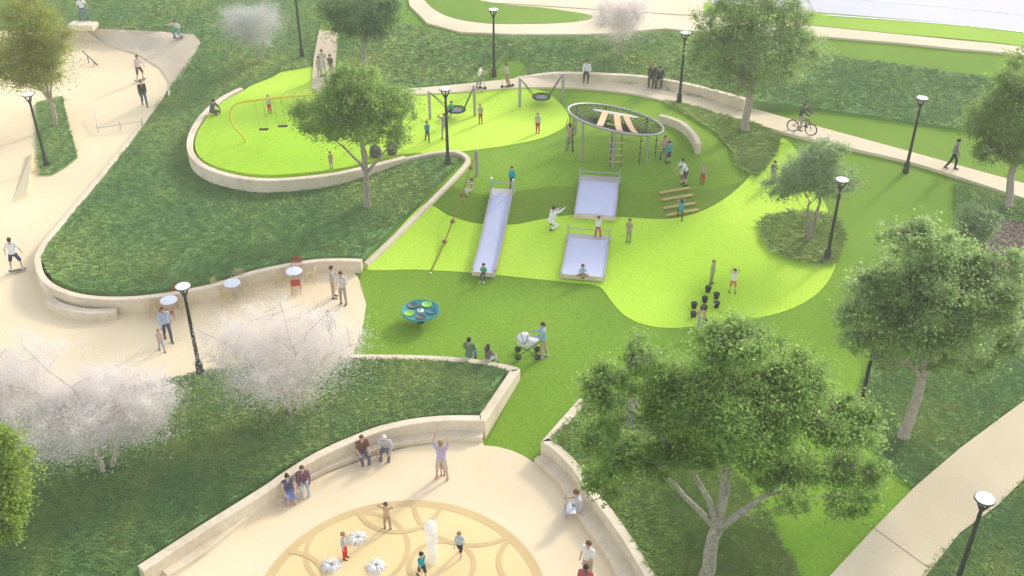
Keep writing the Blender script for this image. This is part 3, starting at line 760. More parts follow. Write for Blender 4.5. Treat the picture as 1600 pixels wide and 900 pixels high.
tree('shade_tree', 'large light trunked tree in the dark grass left of the lower path', (1411,682), (1441,588), [(1450,460,110,105),(1365,470,72,70),(1540,455,72,95),(1430,375,80,50),(1350,520,50,40),(1500,560,70,44),(1575,520,40,60),(1400,555,50,40)], 50000, .19, M_LEAF_E, M_BARK_PALE, .2, seed=10, clumps=300, cr=.155, limbs=20, shell=.3)
tree('spreading_tree', 'huge multi-limbed green tree in the foreground bed', (1094,940), (1122,822), [(1145,620,125,100),(1010,555,50,54),(955,610,56,56),(1055,630,75,75),(1150,535,90,52),(1245,590,82,66),(1305,660,82,60),(995,715,84,50),(1335,735,70,44),(1230,735,80,50),(1250,785,46,32),(1080,700,80,50),(950,755,56,40),(1335,785,62,32),(1195,805,36,28),(1180,690,90,55),(940,680,50,44)], 100000, .15, M_LEAF_A, M_BARK, .225, seed=11, clumps=420, cr=.20, limbs=34, shell=.3)
tree('blossom_tree', 'white pink blossom tree between post lamp and lower lawn', (456,642), (452,605), [(436,552,136,88),(360,528,72,54),(510,522,72,54),(430,492,86,38),(452,610,80,34)], 42000, .075, M_BLOS, M_BARK_DARK, .12, stems=3, seed=12, clumps=260, cr=.22, shell=.25, limbs=12)
tree('blossom_tree', 'wide white blossom tree at the left edge above the dark lawn', (165,732), (160,694), [(140,640,150,90),(20,620,110,84),(210,610,98,62),(50,555,74,50),(70,690,100,46),(232,655,76,44),(-30,600,80,76)], 80000, .075, M_BLOS, M_BARK_DARK, .13, stems=3, seed=13, clumps=320, cr=.2, shell=.25, limbs=12)
tree('bright_tree', 'yellow green leafy tree cut off at the bottom left edge', (-30,905), (-28,870), [(-15,740,58,80),(-40,700,50,60),(18,705,36,40),(22,770,38,40),(0,820,44,40),(-5,680,30,30)], 22000, .14, M_LEAF_F, M_BARK, .13, seed=14, clumps=150, cr=.19)

# ------------------------------------------------------------------ play equipment
def frame_obj(name, p0, p1, label, cat):
    """an Empty at p1 whose local +y runs uphill towards p0"""
    d = p0 - p1; o = empty(name, p1, math.atan2(-d.x, d.y)); tag(o, label, cat); return o, math.hypot(d.x, d.y), d.z

def slide(top, bot, width, label, hoop_h, lip, posts, low=True):
    a, b = P(*top), P(*bot); r, ln, dz = frame_obj('slide', a, b, label, 'slide')
    n = 22; prof = []
    for i in range(n + 1):
        t = i / n; y = ln * t
        gz = ZS(*(b.lerp(a, t)).xy) - b.z
        s = t * t * (3 - 2 * t)
        z = max(gz + .10, .0) + (.16 * (1 - t) ** 4) + (.03)
        prof.append((y, z))
    # smooth the line
    for _ in range(6): prof = [prof[0]] + [(prof[i][0], (prof[i-1][1] + 2 * prof[i][1] + prof[i+1][1]) / 4) for i in range(1, n)] + [prof[-1]]
    hw = width / 2; vs, fs = [], []
    for y, z in prof: vs += [(-hw, y, z), (hw, y, z), (hw, y, z - .06), (-hw, y, z - .06)]
    for i in range(n):
        for k in range(4): fs.append((i*4+k, i*4+(k+1) % 4, (i+1)*4+(k+1) % 4, (i+1)*4+k))
    fs = [f[::-1] for f in fs] + [(0, 1, 2, 3), (n*4+3, n*4+2, n*4+1, n*4)]
    mb = MB(); mb.add(vs, fs); mb.build('chute', M_SLIDE, r)
    for sd in (-1, 1):
        mb = MB(); vs, fs = [], []
        for y, z in prof:
            x0, x1 = sd * (hw + .003), sd * (hw + .06)
            vs += [(x0, y, z - .1), (x0, y, z + lip), (x1, y, z + lip), (x1, y, z - .1)]
        for i in range(n):
            for k in range(4): fs.append((i*4+k, i*4+(k+1) % 4, (i+1)*4+(k+1) % 4, (i+1)*4+k))
        fs = [f if sd < 0 else f[::-1] for f in fs] + [(3, 2, 1, 0), (n*4, n*4+1, n*4+2, n*4+3)]
        mb.add(vs, fs); mb.build('side_rail', M_POST, r)
        zt = prof[-1][1]; yp = ln + .06
        if posts:
            MB().box((sd * (hw + .05), yp + .12, zt + hoop_h / 2 - .12), (.09, .22, hoop_h + .25)).build('side_panel', M_STEEL, r)
        else:
            MB().tube([(sd * (hw + .04), yp - .5, zt + .05), (sd * (hw + .04), yp - .02, zt + .3), (sd * (hw + .04), yp + .1, zt + hoop_h), (sd * (hw + .04), yp + .14, zt - .2)], .03, 8).build('grab_rail', M_POST, r)
    MB().tube([(-hw - .05, yp + .1, zt + hoop_h * .72), (hw + .05, yp + .1, zt + hoop_h * .72)], .028, 8).build('top_bar', M_POST, r)
    MB().box((0, ln + .35, zt - .06), (width + .2, .66, .08)).build('platform', M_POST, r)
    MB().box((0, -.03, prof[0][1] - .11 if low else prof[0][1] - .16), (width + .12, .06, .24)).build('end_board', M_WALL, r)
    return r
slide((784,306), (756,433), 1.0, 'long narrow steel slide on the slope beside the climbing rope', .75, .16, True)
slide((936,287), (929,343), 1.95, 'wide short steel slide at the top of the slope', .62, .07, False, False)
slide((919,377), (910,438), 1.95, 'wide short steel slide at the bottom, child sitting at its end', .62, .07, False)

# climbing rope with post and knots
a, b = P(745, 274), P(672, 427)
r = empty('climbing_rope', a); tag(r, 'brown knotted climbing rope running down the slope from a pale post', 'climbing rope')
MB().lathe([(.10, -.2), (.10, 1.35), (.085, 1.42), (.03, 1.44)], 14).build('post', M_POST, r)
MB().lathe([(.035, 1.4), (.035, 1.5), (.02, 1.52)], 10).build('post_cap', M_POST, r)
pts = []
for i in range(25):
    t = i / 24; q = a.lerp(b, t); gz = ZS(q.x, q.y)
    h = 1.15 * (1 - t) ** 2.2 + .16 * (1 - t) + .02
    pts.append(Vector((q.x, q.y, gz + h)) - a)
MB().tube(pts, .032, 7).build('rope', M_ROPE, r)
for t in (3, 8, 13, 17):
    mb = MB(); c = pts[t]; mb.ellipsoid(c, (.13, .13, .1), 10, 6); mb.build('knot', M_ROPE, r)
MB().lathe([(.06, -.1), (.06, .06), (.03, .08)], 10, c=(pts[-1].x, pts[-1].y, pts[-1].z - .05)).build('anchor', M_STEEL, r)

# net climber
cb = P(962, 238); ring_c = on_depth(962, 186, cb.y + .9)
r = empty('net_climber', cb); tag(r, 'large tilted ring net climber with orange belts on grey posts', 'climbing frame')
rel = ring_c - cb; RR = 76 * metres(ring_c)
ux = Vector((math.cos(.19), 0, -math.sin(.19))); uy = Vector((0, math.cos(.15), -math.sin(.15))); uy = (uy - ux * uy.dot(ux)).normalized(); un = ux.cross(uy)
def rp(ra, a, dn=0): return rel + ux * (ra * math.cos(a)) + uy * (ra * math.sin(a)) + un * dn
MB().loop([rp(RR, 2 * PI * k / 56) for k in range(56)], .07, 10).build('ring', M_POST, r)
mb = MB()
def sag(q): return -.34 * (1 - (q / RR) ** 2)
for ring in range(1, 11):
    q = RR * ring / 11; mb.loop([rp(q, 2 * PI * k / 40, sag(q)) for k in range(40)], .022, 5)
for k in range(40):
    a_ = 2 * PI * k / 40 + .06
    mb.tube([rp(q, a_ + .12 * (q / RR), sag(q)) for q in np.linspace(.45, RR, 7)], .022, 5)
mb.build('net', M_NET, r)
mb = MB(); n = 40; vs = []
for dn in (.10, .16):
    for sc in (1.0,):
        vs += [rel + ux * (1.3 * math.cos(2*PI*k/n)) + uy * (.30 * math.sin(2*PI*k/n) + .35) + un * (dn + .06) for k in range(n)]
mb.add(vs, [tuple(range(n))[::-1], tuple(range(n, 2*n))] + [(k, (k+1) % n, n + (k+1) % n, n + k) for k in range(n)]); mb.build('deck', M_POST, r)
for x0, x1 in ((-.62, -1.15), (0.02, -.12), (.52, .72)):
    y1 = -math.sqrt(RR * RR - x1 * x1) + .05; mb = MB(); vs = []; wd = .17
    for t in np.linspace(0, 1, 8):
        x = x0 + (x1 - x0) * t; y = .12 + (y1 - .12) * t; dn = .17 * (1 - t) + .1 - .35 * t * (1 - t)
        vs += [rel + ux * (x - wd) + uy * y + un * dn, rel + ux * (x + wd) + uy * y + un * dn, rel + ux * (x + wd) + uy * y + un * (dn - .025), rel + ux * (x - wd) + uy * y + un * (dn - .025)]
    fs = []
    for i in range(7):
        for k in range(4): fs.append((i*4+k, i*4+(k+1) % 4, (i+1)*4+(k+1) % 4, (i+1)*4+k))
    mb.add(vs, fs + [(3, 2, 1, 0), (28, 29, 30, 31)]); mb.build('belt', M_BELT, r)
for a_ in (222, 305, 262, 40, 140, 95):
    q = rp(RR, math.radians(a_), -.05); wq = q + cb; zg = ZS(wq.x, wq.y) - cb.z
    MB().tube([(q.x, q.y, zg - .2), (q.x, q.y, q.z)], .065, 10).build('post', M_POST, r)
for a_ in (185, 200, 325, 296):
    q = rp(RR * .97, math.radians(a_), -.05); wq = q + cb; zg = ZS(wq.x, wq.y) - cb.z
    h = MB().tube([(q.x, q.y, zg - .05), (q.x, q.y, q.z)], .018, 6).build('hanging_rope', M_NET, r)
    for k in range(4):
        z = zg + .3 + k * .36
        if z < q.z - .1: MB().lathe([(.02, -.03), (.07, -.02), (.07, .02), (.02, .03)], 12, c=(q.x, q.y, z)).build('step_disc', M_NET, h)
q = rp(RR * .985, math.radians(265), -.05)
lad = MB().tube([(q.x - .27, q.y, -.05), (q.x - .24, q.y + .1, q.z)], .022, 6).build('ladder', M_NET, r)
MB().tube([(q.x + .30, q.y, -.05), (q.x + .27, q.y + .1, q.z)], .022, 6).build('ladder_rope', M_NET, lad)
for k in range(4): MB().tube([(q.x - .34, q.y + .02 * k, .25 + .35 * k), (q.x + .37, q.y + .02 * k, .25 + .35 * k)], .035, 8).build('rung', M_TAN, lad)

# basket swings
def basket_swing(pa, pb, tops, basket, label):
    a, b = P(*pa), P(*pb); c = (a + b) / 2; r = empty('basket_swing', c); tag(r, label, 'swing', 'basket swings on pairs of steel posts')
    H = []
    for q, tp in ((a, tops[0]), (b, tops[1])):
        tz = on_depth(tp[0], tp[1], q.y).z; H.append(Vector((q.x, q.y, tz)) - c)
        l = q - c
        MB().lathe([(.085, -.2), (.085, tz - q.z - .03), (.07, tz - q.z), (.02, tz - q.z + .03)], 12, c=l).build('post', M_POST, r)
    bc = on_depth(basket[0], basket[1], c.y) - c; R = basket[2] * metres(bc + c)
    bs = MB().loop([bc + Vector((R * math.cos(2*PI*k/28), R * math.sin(2*PI*k/28), 0)) for k in range(28)], .05, 8).build('basket', M_NET, r)
    mb = MB()
    for rr in (.25, .5, .75): mb.loop([bc + Vector((R*rr * math.cos(2*PI*k/20), R*rr * math.sin(2*PI*k/20), -.12 * (1 - rr))) for k in range(20)], .018, 5)
    for k in range(14):
        a_ = 2*PI*k/14; mb.tube([bc + Vector((R*q * math.cos(a_), R*q * math.sin(a_), -.12*(1-q))) for q in (.02, .5, 1)], .016, 5)
    mb.build('mesh_seat', M_NET, bs)
    MB().ellipsoid(bc + Vector((0, 0, -.06)), (R * .93, R * .93, .05), 24, 6).build('seat_pad', M_GREYPL, bs)
    for h, sg in ((H[0], -1), (H[1], 1)):
        for yy in (-.5, .5): MB().tube([h + Vector((-sg * .05, 0, -.05)), bc + Vector((sg * R * .85, yy * R, .03))], .022, 6).build('rope', M_NET, r)
basket_swing((672,186), (742,181), ((672,143), (742,136)), (713,171,14), 'basket swing holding the child in green, behind the wall tip lamp')
basket_swing((812,167), (879,159), ((812,122), (879,115)), (846,151,13.5), 'empty basket swing nearest the net climber')

# yellow arch swing
a = P(384, 222); c = empty('arch_swing', a); tag(c, 'curved yellow tube swing frame on the lime plateau', 'swing')
def ap(px, py, dy): return on_depth(px, py, a.y + dy) - a
pts = [Vector((0, 0, -.1))] + [ap(*q) for q in ((379,212,.0), (366,198,.1), (360,184,.2), (361,171,.4), (370,162,.6), (388,158,.8), (430,153,1.0), (480,149,1.1), (530,146,1.2))]
end = P(560, 190) - a
pts += [ap(572,144,1.3), ap(588,150,1.0), ap(592,165,.6), ap(590,180,.3)]; e = P(588, 205) - a; pts.append(e - Vector((0, 0, .1)))
sp = [Vector(v) for v in spline(pts, False, 5)]
MB().tube(sp, .062, 10).build('frame', M_YELLOW, c)
for x0, yt, xs, ys in ((404, 156, 412, 202), (432, 153, 442, 197)):
    t0 = ap(x0, yt, .95); s0 = ap(xs, ys, .2); s0.z = max(s0.z, .4)
    st = MB().box(s0, (.5, .2, .05), Matrix.Rotation(.1, 3, 'Z')).build('swing_seat', M_RUBBER, c)
    for dx in (-.22, .22): MB().tube([t0 + Vector((dx, 0, 0)), s0 + Vector((dx, 0, .02))], .008, 5).build('chain', M_ROPE, st)

# balance logs
for i, (u, v, lab) in enumerate((((1030,304),(1078,296),'topmost of four balance logs on the slope'), ((1034,315),(1082,307),'second balance log from the top of the slope'),
      ((1037,328),(1086,320),'third balance log, just above the climbing child'), ((1041,339),(1091,330),'lowest balance log at the feet of the child in teal'))):
    p, q = P(*u), P(*v); m = (p + q) / 2; d = q - p
    mb = MB(); z = .085; l2 = d.length / 2; dn = d.normalized()
    mb.tube([-dn * l2 + Vector((0,0,z)), -dn * (l2 - .03) + Vector((0,0,z)), Vector((0,0,z + .01)), dn * (l2 - .03) + Vector((0,0,z)), dn * l2 + Vector((0,0,z))], [.06, .075, .078, .075, .06], 12)
    o = mb.build('balance_log', M_LOG); o.location = m; tag(o, 'pale round wooden log, ' + lab, 'log', 'balance logs on the slope')

# stepping pods
PODS = [((1106,456),'topmost black pod nearest the boy in orange shorts'),((1119,466),'black pod right of the top, upper of the right pair'),((1101,472),'black pod in the middle of the cluster below the top one'),((1084,481),'leftmost upper black pod'),((1119,480),'black pod lower of the right pair'),((1100,486),'black pod in the cluster centre, just above the tree tip'),((1083,496),'lowest black pod on the left side'),((1101,505),'black pod close behind the child at the tree top'),((1117,509),'lowest black pod on the right side of the cluster')]
for (px, py), lab in PODS:
    mb = MB(); prof = [(.115,0),(.125,.03),(.165,.27),(.175,.30),(.17,.34),(.15,.36),(.02,.365)]
    mb.lathe([(.02,-.05)] + prof, 18); o = mb.build('stepping_pod', M_RUBBER); o.location = P(px, py); o.scale = (.86,.86,.8); tag(o, lab, 'stepping pod', 'black stepping pods on the lime turf')

# spinner disc
p = P(658, 503); r = empty('spinner_dish', p); tag(r, 'round teal spinning dish with five coloured seats', 'spinner'); D = .86
body = MB().lathe([(.12, .3), (.5, .36), (D - .06, .55), (D, .60), (D, .64), (D - .04, .65), (D - .1, .62), (.25, .58), (.02, .58)], 40).build('dish', M_TEAL, r)
MB().lathe([(.16, -.05), (.14, .1), (.12, .36)], 18).build('pedestal', M_DARK, r)
for k, m in enumerate((M_LIMEPL, M_TEAL_DARK, M_GREYPL, M_LIMEPL, M_GREYPL)):
    a_ = math.radians(62) - 2 * PI * k / 5; cx, cy = .52 * math.cos(a_), .52 * math.sin(a_)
    MB().lathe([(.225, .585), (.235, .625), (.215, .63), (.17, .605), (.02, .60)], 24, c=(cx, cy, .02)).build('seat', m, r)
h = MB().lathe([(.15, .57), (.15, .62), (.05, .64), (.04, .8)], 20).build('hub', M_TABLE, r)
for a_ in (0, PI / 2): MB().tube([(-.15*math.cos(a_), -.15*math.sin(a_), .8), (.15*math.cos(a_), .15*math.sin(a_), .8)], .025, 6).build('handle', M_DARK, h)

# water jets
def water_mat(name, lo, hi, dens):
    m, nt, b = new_mat(name); b.inputs['Base Color'].default_value = (.9, .92, .93, 1); b.inputs['Roughness'].default_value = .35
    tr = N(nt, 'ShaderNodeBsdfTransparent'); ms = N(nt, 'ShaderNodeMixShader')
    n1 = N(nt, 'ShaderNodeTexNoise'); n1.inputs['Scale'].default_value = dens; n1.inputs['Detail'].default_value = 6
    g = N(nt, 'ShaderNodeTexCoord'); mp = N(nt, 'ShaderNodeMapping'); mp.inputs['Scale'].default_value = (1, 1, .25)
    L(nt, g.outputs['Object'], mp.inputs['Vector']); L(nt, mp.outputs[0], n1.inputs['Vector'])
    r = N(nt, 'ShaderNodeMapRange'); r.inputs['From Min'].default_value = .3; r.inputs['From Max'].default_value = .65; r.inputs['To Min'].default_value = lo; r.inputs['To Max'].default_value = hi
    L(nt, n1.outputs['Fac'], r.inputs['Value']); L(nt, r.outputs[0], ms.inputs[0]); L(nt, tr.outputs[0], ms.inputs[1]); L(nt, b.outputs[0], ms.inputs[2])
    L(nt, ms.outputs[0], nt.nodes['Material Output'].inputs['Surface']); return m
M_WATER = water_mat('water_froth', .3, .62, 4); M_SPRAY = plain('water_spray', (.88,.89,.88), .4, var=.05)
p = P(676, 877); rd = random.Random(3)
prof = []
r = empty('water_jet', p); tag(r, 'tall white column of water rising from the plaza', 'fountain')
MB().lathe([(.20,.0),(.17,.15),(.185,.6),(.2,1.1),(.215,1.5),(.20,1.72),(.12,1.82),(.02,1.85)], 20).build('water_column', M_WATER, r)
mb = MB()
for k in range(90):
    a_ = rd.uniform(0, 2*PI); q = .26 * math.sqrt(rd.random()); z = rd.uniform(.05, 1.9); s = rd.uniform(.006, .017)
    mb.ellipsoid((q*math.cos(a_), q*math.sin(a_), z), (s, s, s * rd.uniform(1.5, 5)), 5, 3)
mb.build('droplets', M_SPRAY, r)['kind'] = 'stuff'
for (px, py), lab in (((559,842),'white splash of water behind the child in red trousers'), ((518,885),'white splash of water left of the child in red trousers'), ((588,886),'white splash of water right of the child in red trousers')):
    p = P(px, py); r = empty('water_splash', p); tag(r, lab, 'fountain', 'low water splashes on the plaza'); mb = MB()
    for k in range(56):
        a_ = 2*PI*k/56 + rd.uniform(-.12, .12); R_ = rd.uniform(.26, .42); hh = rd.uniform(.08, .17)
        pts = [Vector((math.cos(a_)*R_*t, math.sin(a_)*R_*t, .01 + hh*4*t*(1-t)*.9)) for t in (.22, .4, .6, .8, 1.0)]
        mb.tube(pts, [.008, .013, .016, .013, .006], 5)
    for k in range(90):
        a_ = rd.uniform(0, 2*PI); q = rd.uniform(.1, .48); s = rd.uniform(.006, .014); mb.ellipsoid((q*math.cos(a_), q*math.sin(a_), rd.uniform(.02, .12)), (s, s, s), 5, 3)
    mb.build('spray', M_SPRAY, r)['kind'] = 'stuff'
    MB().lathe([(.07, .0), (.06, .02), (.01, .025)], 14).build('nozzle', M_STEEL, r)

# ------------------------------------------------------------------ tables and chairs
def make_table():
    r = empty('bistro_table', (0,0,0))
    MB().lathe([(.02,.70),(.36,.705),(.38,.715),(.38,.735),(.36,.74),(.01,.742)], 30).build('tabletop', M_TABLE, r)
    MB().lathe([(.03,.04),(.025,.7)], 10).build('stem', M_STEEL, r)
    for k in range(4):
        a_ = PI/4 + k*PI/2; MB().tube([(0,0,.1),(math.cos(a_)*.2,math.sin(a_)*.2,.04),(math.cos(a_)*.28,math.sin(a_)*.28,.01)], .018, 6).build('foot', M_STEEL, r)
    return r
def make_chair(m):
    r = empty('bistro_chair', (0,0,0))     # faces +y
    mb = MB()
    for k in range(6): mb.box((0, -.17+.068*k, .45), (.42, .05, .018))
    mb.box((-.2,0,.437),(.02,.4,.012)); mb.box((.2,0,.437),(.02,.4,.012)); mb.build('seat', m, r)
    mb = MB()
    for k in range(5): mb.box((0, -.215-.02*k, .56+.07*k), (.42, .016, .05), Matrix.Rotation(-.25,3,'X'))
    mb.tube([(-.2,-.19,.44),(-.2,-.31,.9)], .012, 6); mb.tube([(.2,-.19,.44),(.2,-.31,.9)], .012, 6); mb.build('backrest', m, r)
    for x in (-.2,.2):
        MB().tube([(x,-.17,.44),(x,-.24,0)], .012, 6).build('leg', m, r); MB().tube([(x,.18,.44),(x,.22,0)], .012, 6).build('leg', m, r)
        MB().tube([(x,-.24,.66),(x*1.12,.0,.66),(x*1.1,.17,.64),(x,.2,.45)], .012, 6).build('armrest', m, r)
    return r
tb0 = None; proto = {}
TABLES = [((268,490),'white round bistro table nearest the walking man and lamp','lamp side table', [('red',(2,.62)),('red',(2,-.62)),('tan',(-.68,-.12)),('tan',(.68,.05))]),
          ((366,463),'white round bistro table in the middle, tan chairs only','middle table', [('tan',(-.62,.05)),('tan',(.05,.66)),('tan',(.64,.15)),('tan',(-.12,-.62))]),
          ((462,444),'white round bistro table nearest the standing couple','table by the couple', [('red',(0,.64)),('red',(.15,-.62)),('tan',(-.66,-.1)),('tan',(.68,.1))])]
for (px, py), lab, short, chairs in TABLES:
    p = P(px, py)
    t = make_table() if tb0 is None else copy_tree(tb0)
    if tb0 is None: tb0 = t
    t.location = p; tag(t, lab, 'table', 'white bistro tables')
    for cn, (dx, dy) in chairs:
        if abs(dx) > 1: dx /= 40
        if cn not in proto: c = proto[cn] = make_chair(M_RED if cn == 'red' else M_TAN)
        else: c = copy_tree(proto[cn])
        x, y = p.x + dx, p.y + dy; c.location = (x, y, ZS(x, y)); c.rotation_euler = (0, 0, math.atan2(dx, -dy) + random.uniform(-.2, .2))
        side = ('behind' if dy > 0 else 'in front of') if abs(dy) > abs(dx) else ('left of' if dx < 0 else 'right of')
        tag(c, '%s metal bistro chair %s the %s' % (cn, side, short), 'chair', '%s bistro chairs' % cn)

# ------------------------------------------------------------------ skate furniture
p = P(135, 62); o = MB().box((0,0,.17),(1.9,.95,.4), Matrix.Rotation(-.12,3,'Z')).build('skate_ledge', M_WALL, None, False); o.location = p; tag(o, 'low pale concrete ledge block with a skater on it', 'skate ledge')
a, b = P(131, 96), P(149, 104); r = empty('grind_rail', (a+b)/2); tag(r, 'short sloping steel grind rail in the skatepark', 'rail'); m = (a+b)/2
t0, t1 = on_depth(129,80,a.y) - m, on_depth(153,102,b.y) - m
MB().tube([t0, t1], .04, 8).build('bar', M_GREYPL, r)
for q in (.3, .72):
    v = t0.lerp(t1, q); w_ = v + m; MB().tube([(v.x, v.y, ZS(w_.x, w_.y) - m.z - .05), v], .035, 8).build('post', M_GREYPL, r)
a, b, c_ = P(148,182), P(154,207), P(224,198); r = empty('handrail', b); tag(r, 'thin bent grey handrail low across the skatepark floor', 'rail')
MB().tube([on_depth(147,172,a.y)-b, on_depth(153,200,b.y)-b, on_depth(190,194,(b.y+c_.y)/2)-b, on_depth(222,190,c_.y)-b], .028, 8).build('bar', M_STEEL, r)
for q in (P(154,207), P(189,202), P(223,197)):
    v = q - b; MB().tube([v - Vector((0,0,.1)), v + Vector((0,0,.5 if q is not None else 0))], .03, 8).build('post', M_STEEL, r)
# ramp wedge
A = [P(18,306), P(52,262), P(46,306)]
zt = .3; q0, q1, q2 = P(18,318), P(50,262), P(45,306); q3 = P(54,240)
mb = MB(); mb.add([q0, q2, q1, q3, q2 + Vector((.0,.05,zt)), q3 + Vector((.0,0,zt))], [(0,1,4),(1,2,3,5,4),(0,4,5,3)])
o = mb.build('skate_ramp', M_CONC_FLOOR, None, False); tag(o, 'low sloping concrete ramp at the left of the skatepark', 'skate ramp')
# coping along the skatepark edge of the wall
cp = [on_level(*q) for q in ((254,149,.93),(196,227,.70),(146,288,.62),(110,330,.66))]
o = MB().tube([Vector(v) for v in spline(cp, False, 6)], .05, 8).build('coping_rail', M_STEEL); tag(o, 'long grey metal coping along the skatepark edge', 'rail')

def make_skateboard(name='skateboard'):
    r = empty(name, (0,0,0)); mb = MB(); vs = []; n = 14
    for i in range(n+1):
        y = -.4 + .8*i/n; up = .11 + (.05*max(0,(abs(y)-.28)/.12))
        w_ = .105 * math.sqrt(max(.05, 1-max(0,(abs(y)-.3)/.1)**2)); vs += [(-w_,y,up),(w_,y,up),(w_,y,up-.015),(-w_,y,up-.015)]
    fs = [(3,2,1,0),(n*4,n*4+1,n*4+2,n*4+3)]
    for i in range(n):
        for k in range(4): fs.append((i*4+k,(i+1)*4+k,(i+1)*4+(k+1)%4,i*4+(k+1)%4))
    mb.add(vs, fs); mb.build('deck', M_WOODDECK, r)
    for x in (-.085,.085):
        for y in (-.24,.24): MB().tube([(x-.02,y,.035),(x+.02,y,.035)], .035, 10).build('wheel', M_TABLE, r)
    for y in (-.24,.24): MB().box((0,y,.06),(.15,.05,.07)).build('axle', M_STEEL, r)
    return r

# ------------------------------------------------------------------ people
JOBS = []
SK1, SK2, SK3 = (.55,.36,.26), (.45,.27,.18), (.16,.085,.055)
HB, HD, HL, HG, HR = (.06,.035,.02), (.018,.014,.012), (.30,.19,.08), (.62,.61,.58), (.12,.05,.025)
def V(*a): return Vector(a).normalized()
def POSES(name):
    d = dict(t=V(0,.03,1), hd=V(0,.1,1), fo=V(0,1,-.08), sit=False)
    st = {s: (V(s*.05,.0,-1), V(s*.02,-.03,-1)) for s in (-1, 1)}
    ar = {s: (V(s*.2,-.02,-1), V(s*.05,.22,-1)) for s in (-1, 1)}
    if name == 'walk':
        st = {-1: (V(0,.42,-1), V(0,.02,-1)), 1: (V(0,-.25,-1), V(0,-.55,-1))}; ar = {-1: (V(-.15,-.4,-1), V(-.05,-.1,-1)), 1: (V(.15,.3,-1), V(.05,.6,-1))}; d['t'] = V(0,.08,1)
    elif name == 'sit':
        st = {s: (V(s*.1,1,-.06), V(s*-.02,.12,-1)) for s in (-1, 1)}; ar = {s: (V(s*.18,.3,-1), V(-s*.22,1,-.35)) for s in (-1, 1)}; d['sit'] = True; d['t'] = V(0,.08,1)
    elif name == 'sit_lean':
        st = {s: (V(s*.16,1,-.06), V(s*-.04,.05,-1)) for s in (-1, 1)}; ar = {s: (V(s*.4,.5,-1), V(-s*.35,.75,-.5)) for s in (-1, 1)}; d['sit'] = True; d['t'] = V(0,.4,1); d['hd'] = V(0,.35,1)
    elif name == 'read':
        st = {s: (V(s*.1,1,.02), V(s*-.02,.2,-1)) for s in (-1, 1)}; ar = {s: (V(s*.2,.35,-1), V(-s*.2,1,.1)) for s in (-1, 1)}; d['sit'] = True; d['t'] = V(0,.12,1); d['hd'] = V(0,.5,1)
    elif name == 'arms_up':
        st = {s: (V(s*.16,.0,-1), V(s*.1,-.03,-1)) for s in (-1, 1)}; ar = {s: (V(s*.32,.12,1), V(-s*.3,.08,1)) for s in (-1, 1)}
    elif name == 'head_hands':
        st = {s: (V(s*.12,.05,-1), V(s*.05,-.03,-1)) for s in (-1, 1)}; ar = {s: (V(s*1,.1,.55), V(-s*.9,.0,.62)) for s in (-1, 1)}
    elif name == 'crouch':
        st = {-1: (V(-.25,1,.15), V(0,-.7,-1)), 1: (V(.25,.75,-.65), V(0,-1,-.25))}; ar = {1: (V(.2,1,.25), V(-.1,1,.5)), -1: (V(-.2,.7,-.6), V(.1,.9,.5))}; d['t'] = V(0,.35,1)
    elif name == 'push':
        ar = {s: (V(s*.15,.45,-1), V(0,1,.1)) for s in (-1, 1)}; st = {-1: (V(0,.2,-1), V(0,.0,-1)), 1: (V(0,-.1,-1), V(0,-.3,-1))}; d['t'] = V(0,.08,1)
    elif name == 'scoot':
        ar = {s: (V(s*.2,.5,-1), V(-s*.05,1,.05)) for s in (-1, 1)}; st = {-1: (V(-.02,.25,-1), V(0,-.2,-1)), 1: (V(.02,-.15,-1), V(0,-.35,-1))}; d['t'] = V(0,.16,1)
    elif name == 'skate':
        st = {s: (V(s*.32,.2,-1), V(s*.08,-.25,-1)) for s in (-1, 1)}; ar = {s: (V(s*.5,.05,-1), V(s*.2,.3,-1)) for s in (-1, 1)}; d['t'] = V(0,.15,1)
    elif name == 'skate_crouch':
        st = {s: (V(s*.45,.8,-.8), V(s*.1,-.6,-1)) for s in (-1, 1)}; ar = {s: (V(s*1,.3,-.4), V(s*.6,.6,.1)) for s in (-1, 1)}; d['t'] = V(-.2,.75,1); d['hd'] = V(-.2,.3,1)
    elif name == 'ride':
        st = {-1: (V(-.05,1,-.42), V(0,-.15,-1)), 1: (V(.05,.55,-1), V(0,-.22,-1))}; ar = {s: (V(s*.2,.8,-.75), V(-s*.02,.85,-.35)) for s in (-1, 1)}; d['sit'] = True; d['t'] = V(0,.36,1)
    elif name == 'climb':
        st = {-1: (V(-.1,.9,-.45), V(0,-.25,-1)), 1: (V(.08,.1,-1), V(0,-.1,-1))}; ar = {s: (V(s*.25,.6,.75), V(-s*.1,.35,1)) for s in (-1, 1)}; d['t'] = V(0,.12,1)
    elif name == 'cross':
        st = {s: (V(s*.85,.75,.12), V(-s*1,.25,-.25)) for s in (-1, 1)}; ar = {s: (V(s*.5,.35,-1), V(-s*.1,.8,-.5)) for s in (-1, 1)}; d['sit'] = True; d['t'] = V(0,.18,1)
    elif name == 'slide':
        st = {s: (V(s*.16,1,.12), V(s*.02,.75,-.85)) for s in (-1, 1)}; ar = {s: (V(s*.25,.15,-1), V(-s*.1,.8,-.45)) for s in (-1, 1)}; d['sit'] = True; d['t'] = V(0,.1,1)
    elif name == 'cling':
        st = {s: (V(s*.15,1,-.1), V(0,-.2,-1)) for s in (-1, 1)}; ar = {s: (V(s*.2,.8,.1), V(-s*.3,.35,1)) for s in (-1, 1)}; d['sit'] = True; d['t'] = V(0,-.1,1)
    elif name == 'hold':
        ar = {-1: (V(-.2,.3,-1), V(.5,.9,-.1)), 1: (V(.2,-.02,-1), V(.05,.25,-1))}
    elif name == 'hands':       # both hands held out to the sides, low
        ar = {s: (V(s*.35,.0,-1), V(s*.3,.1,-1)) for s in (-1, 1)}
    elif name == 'bend':
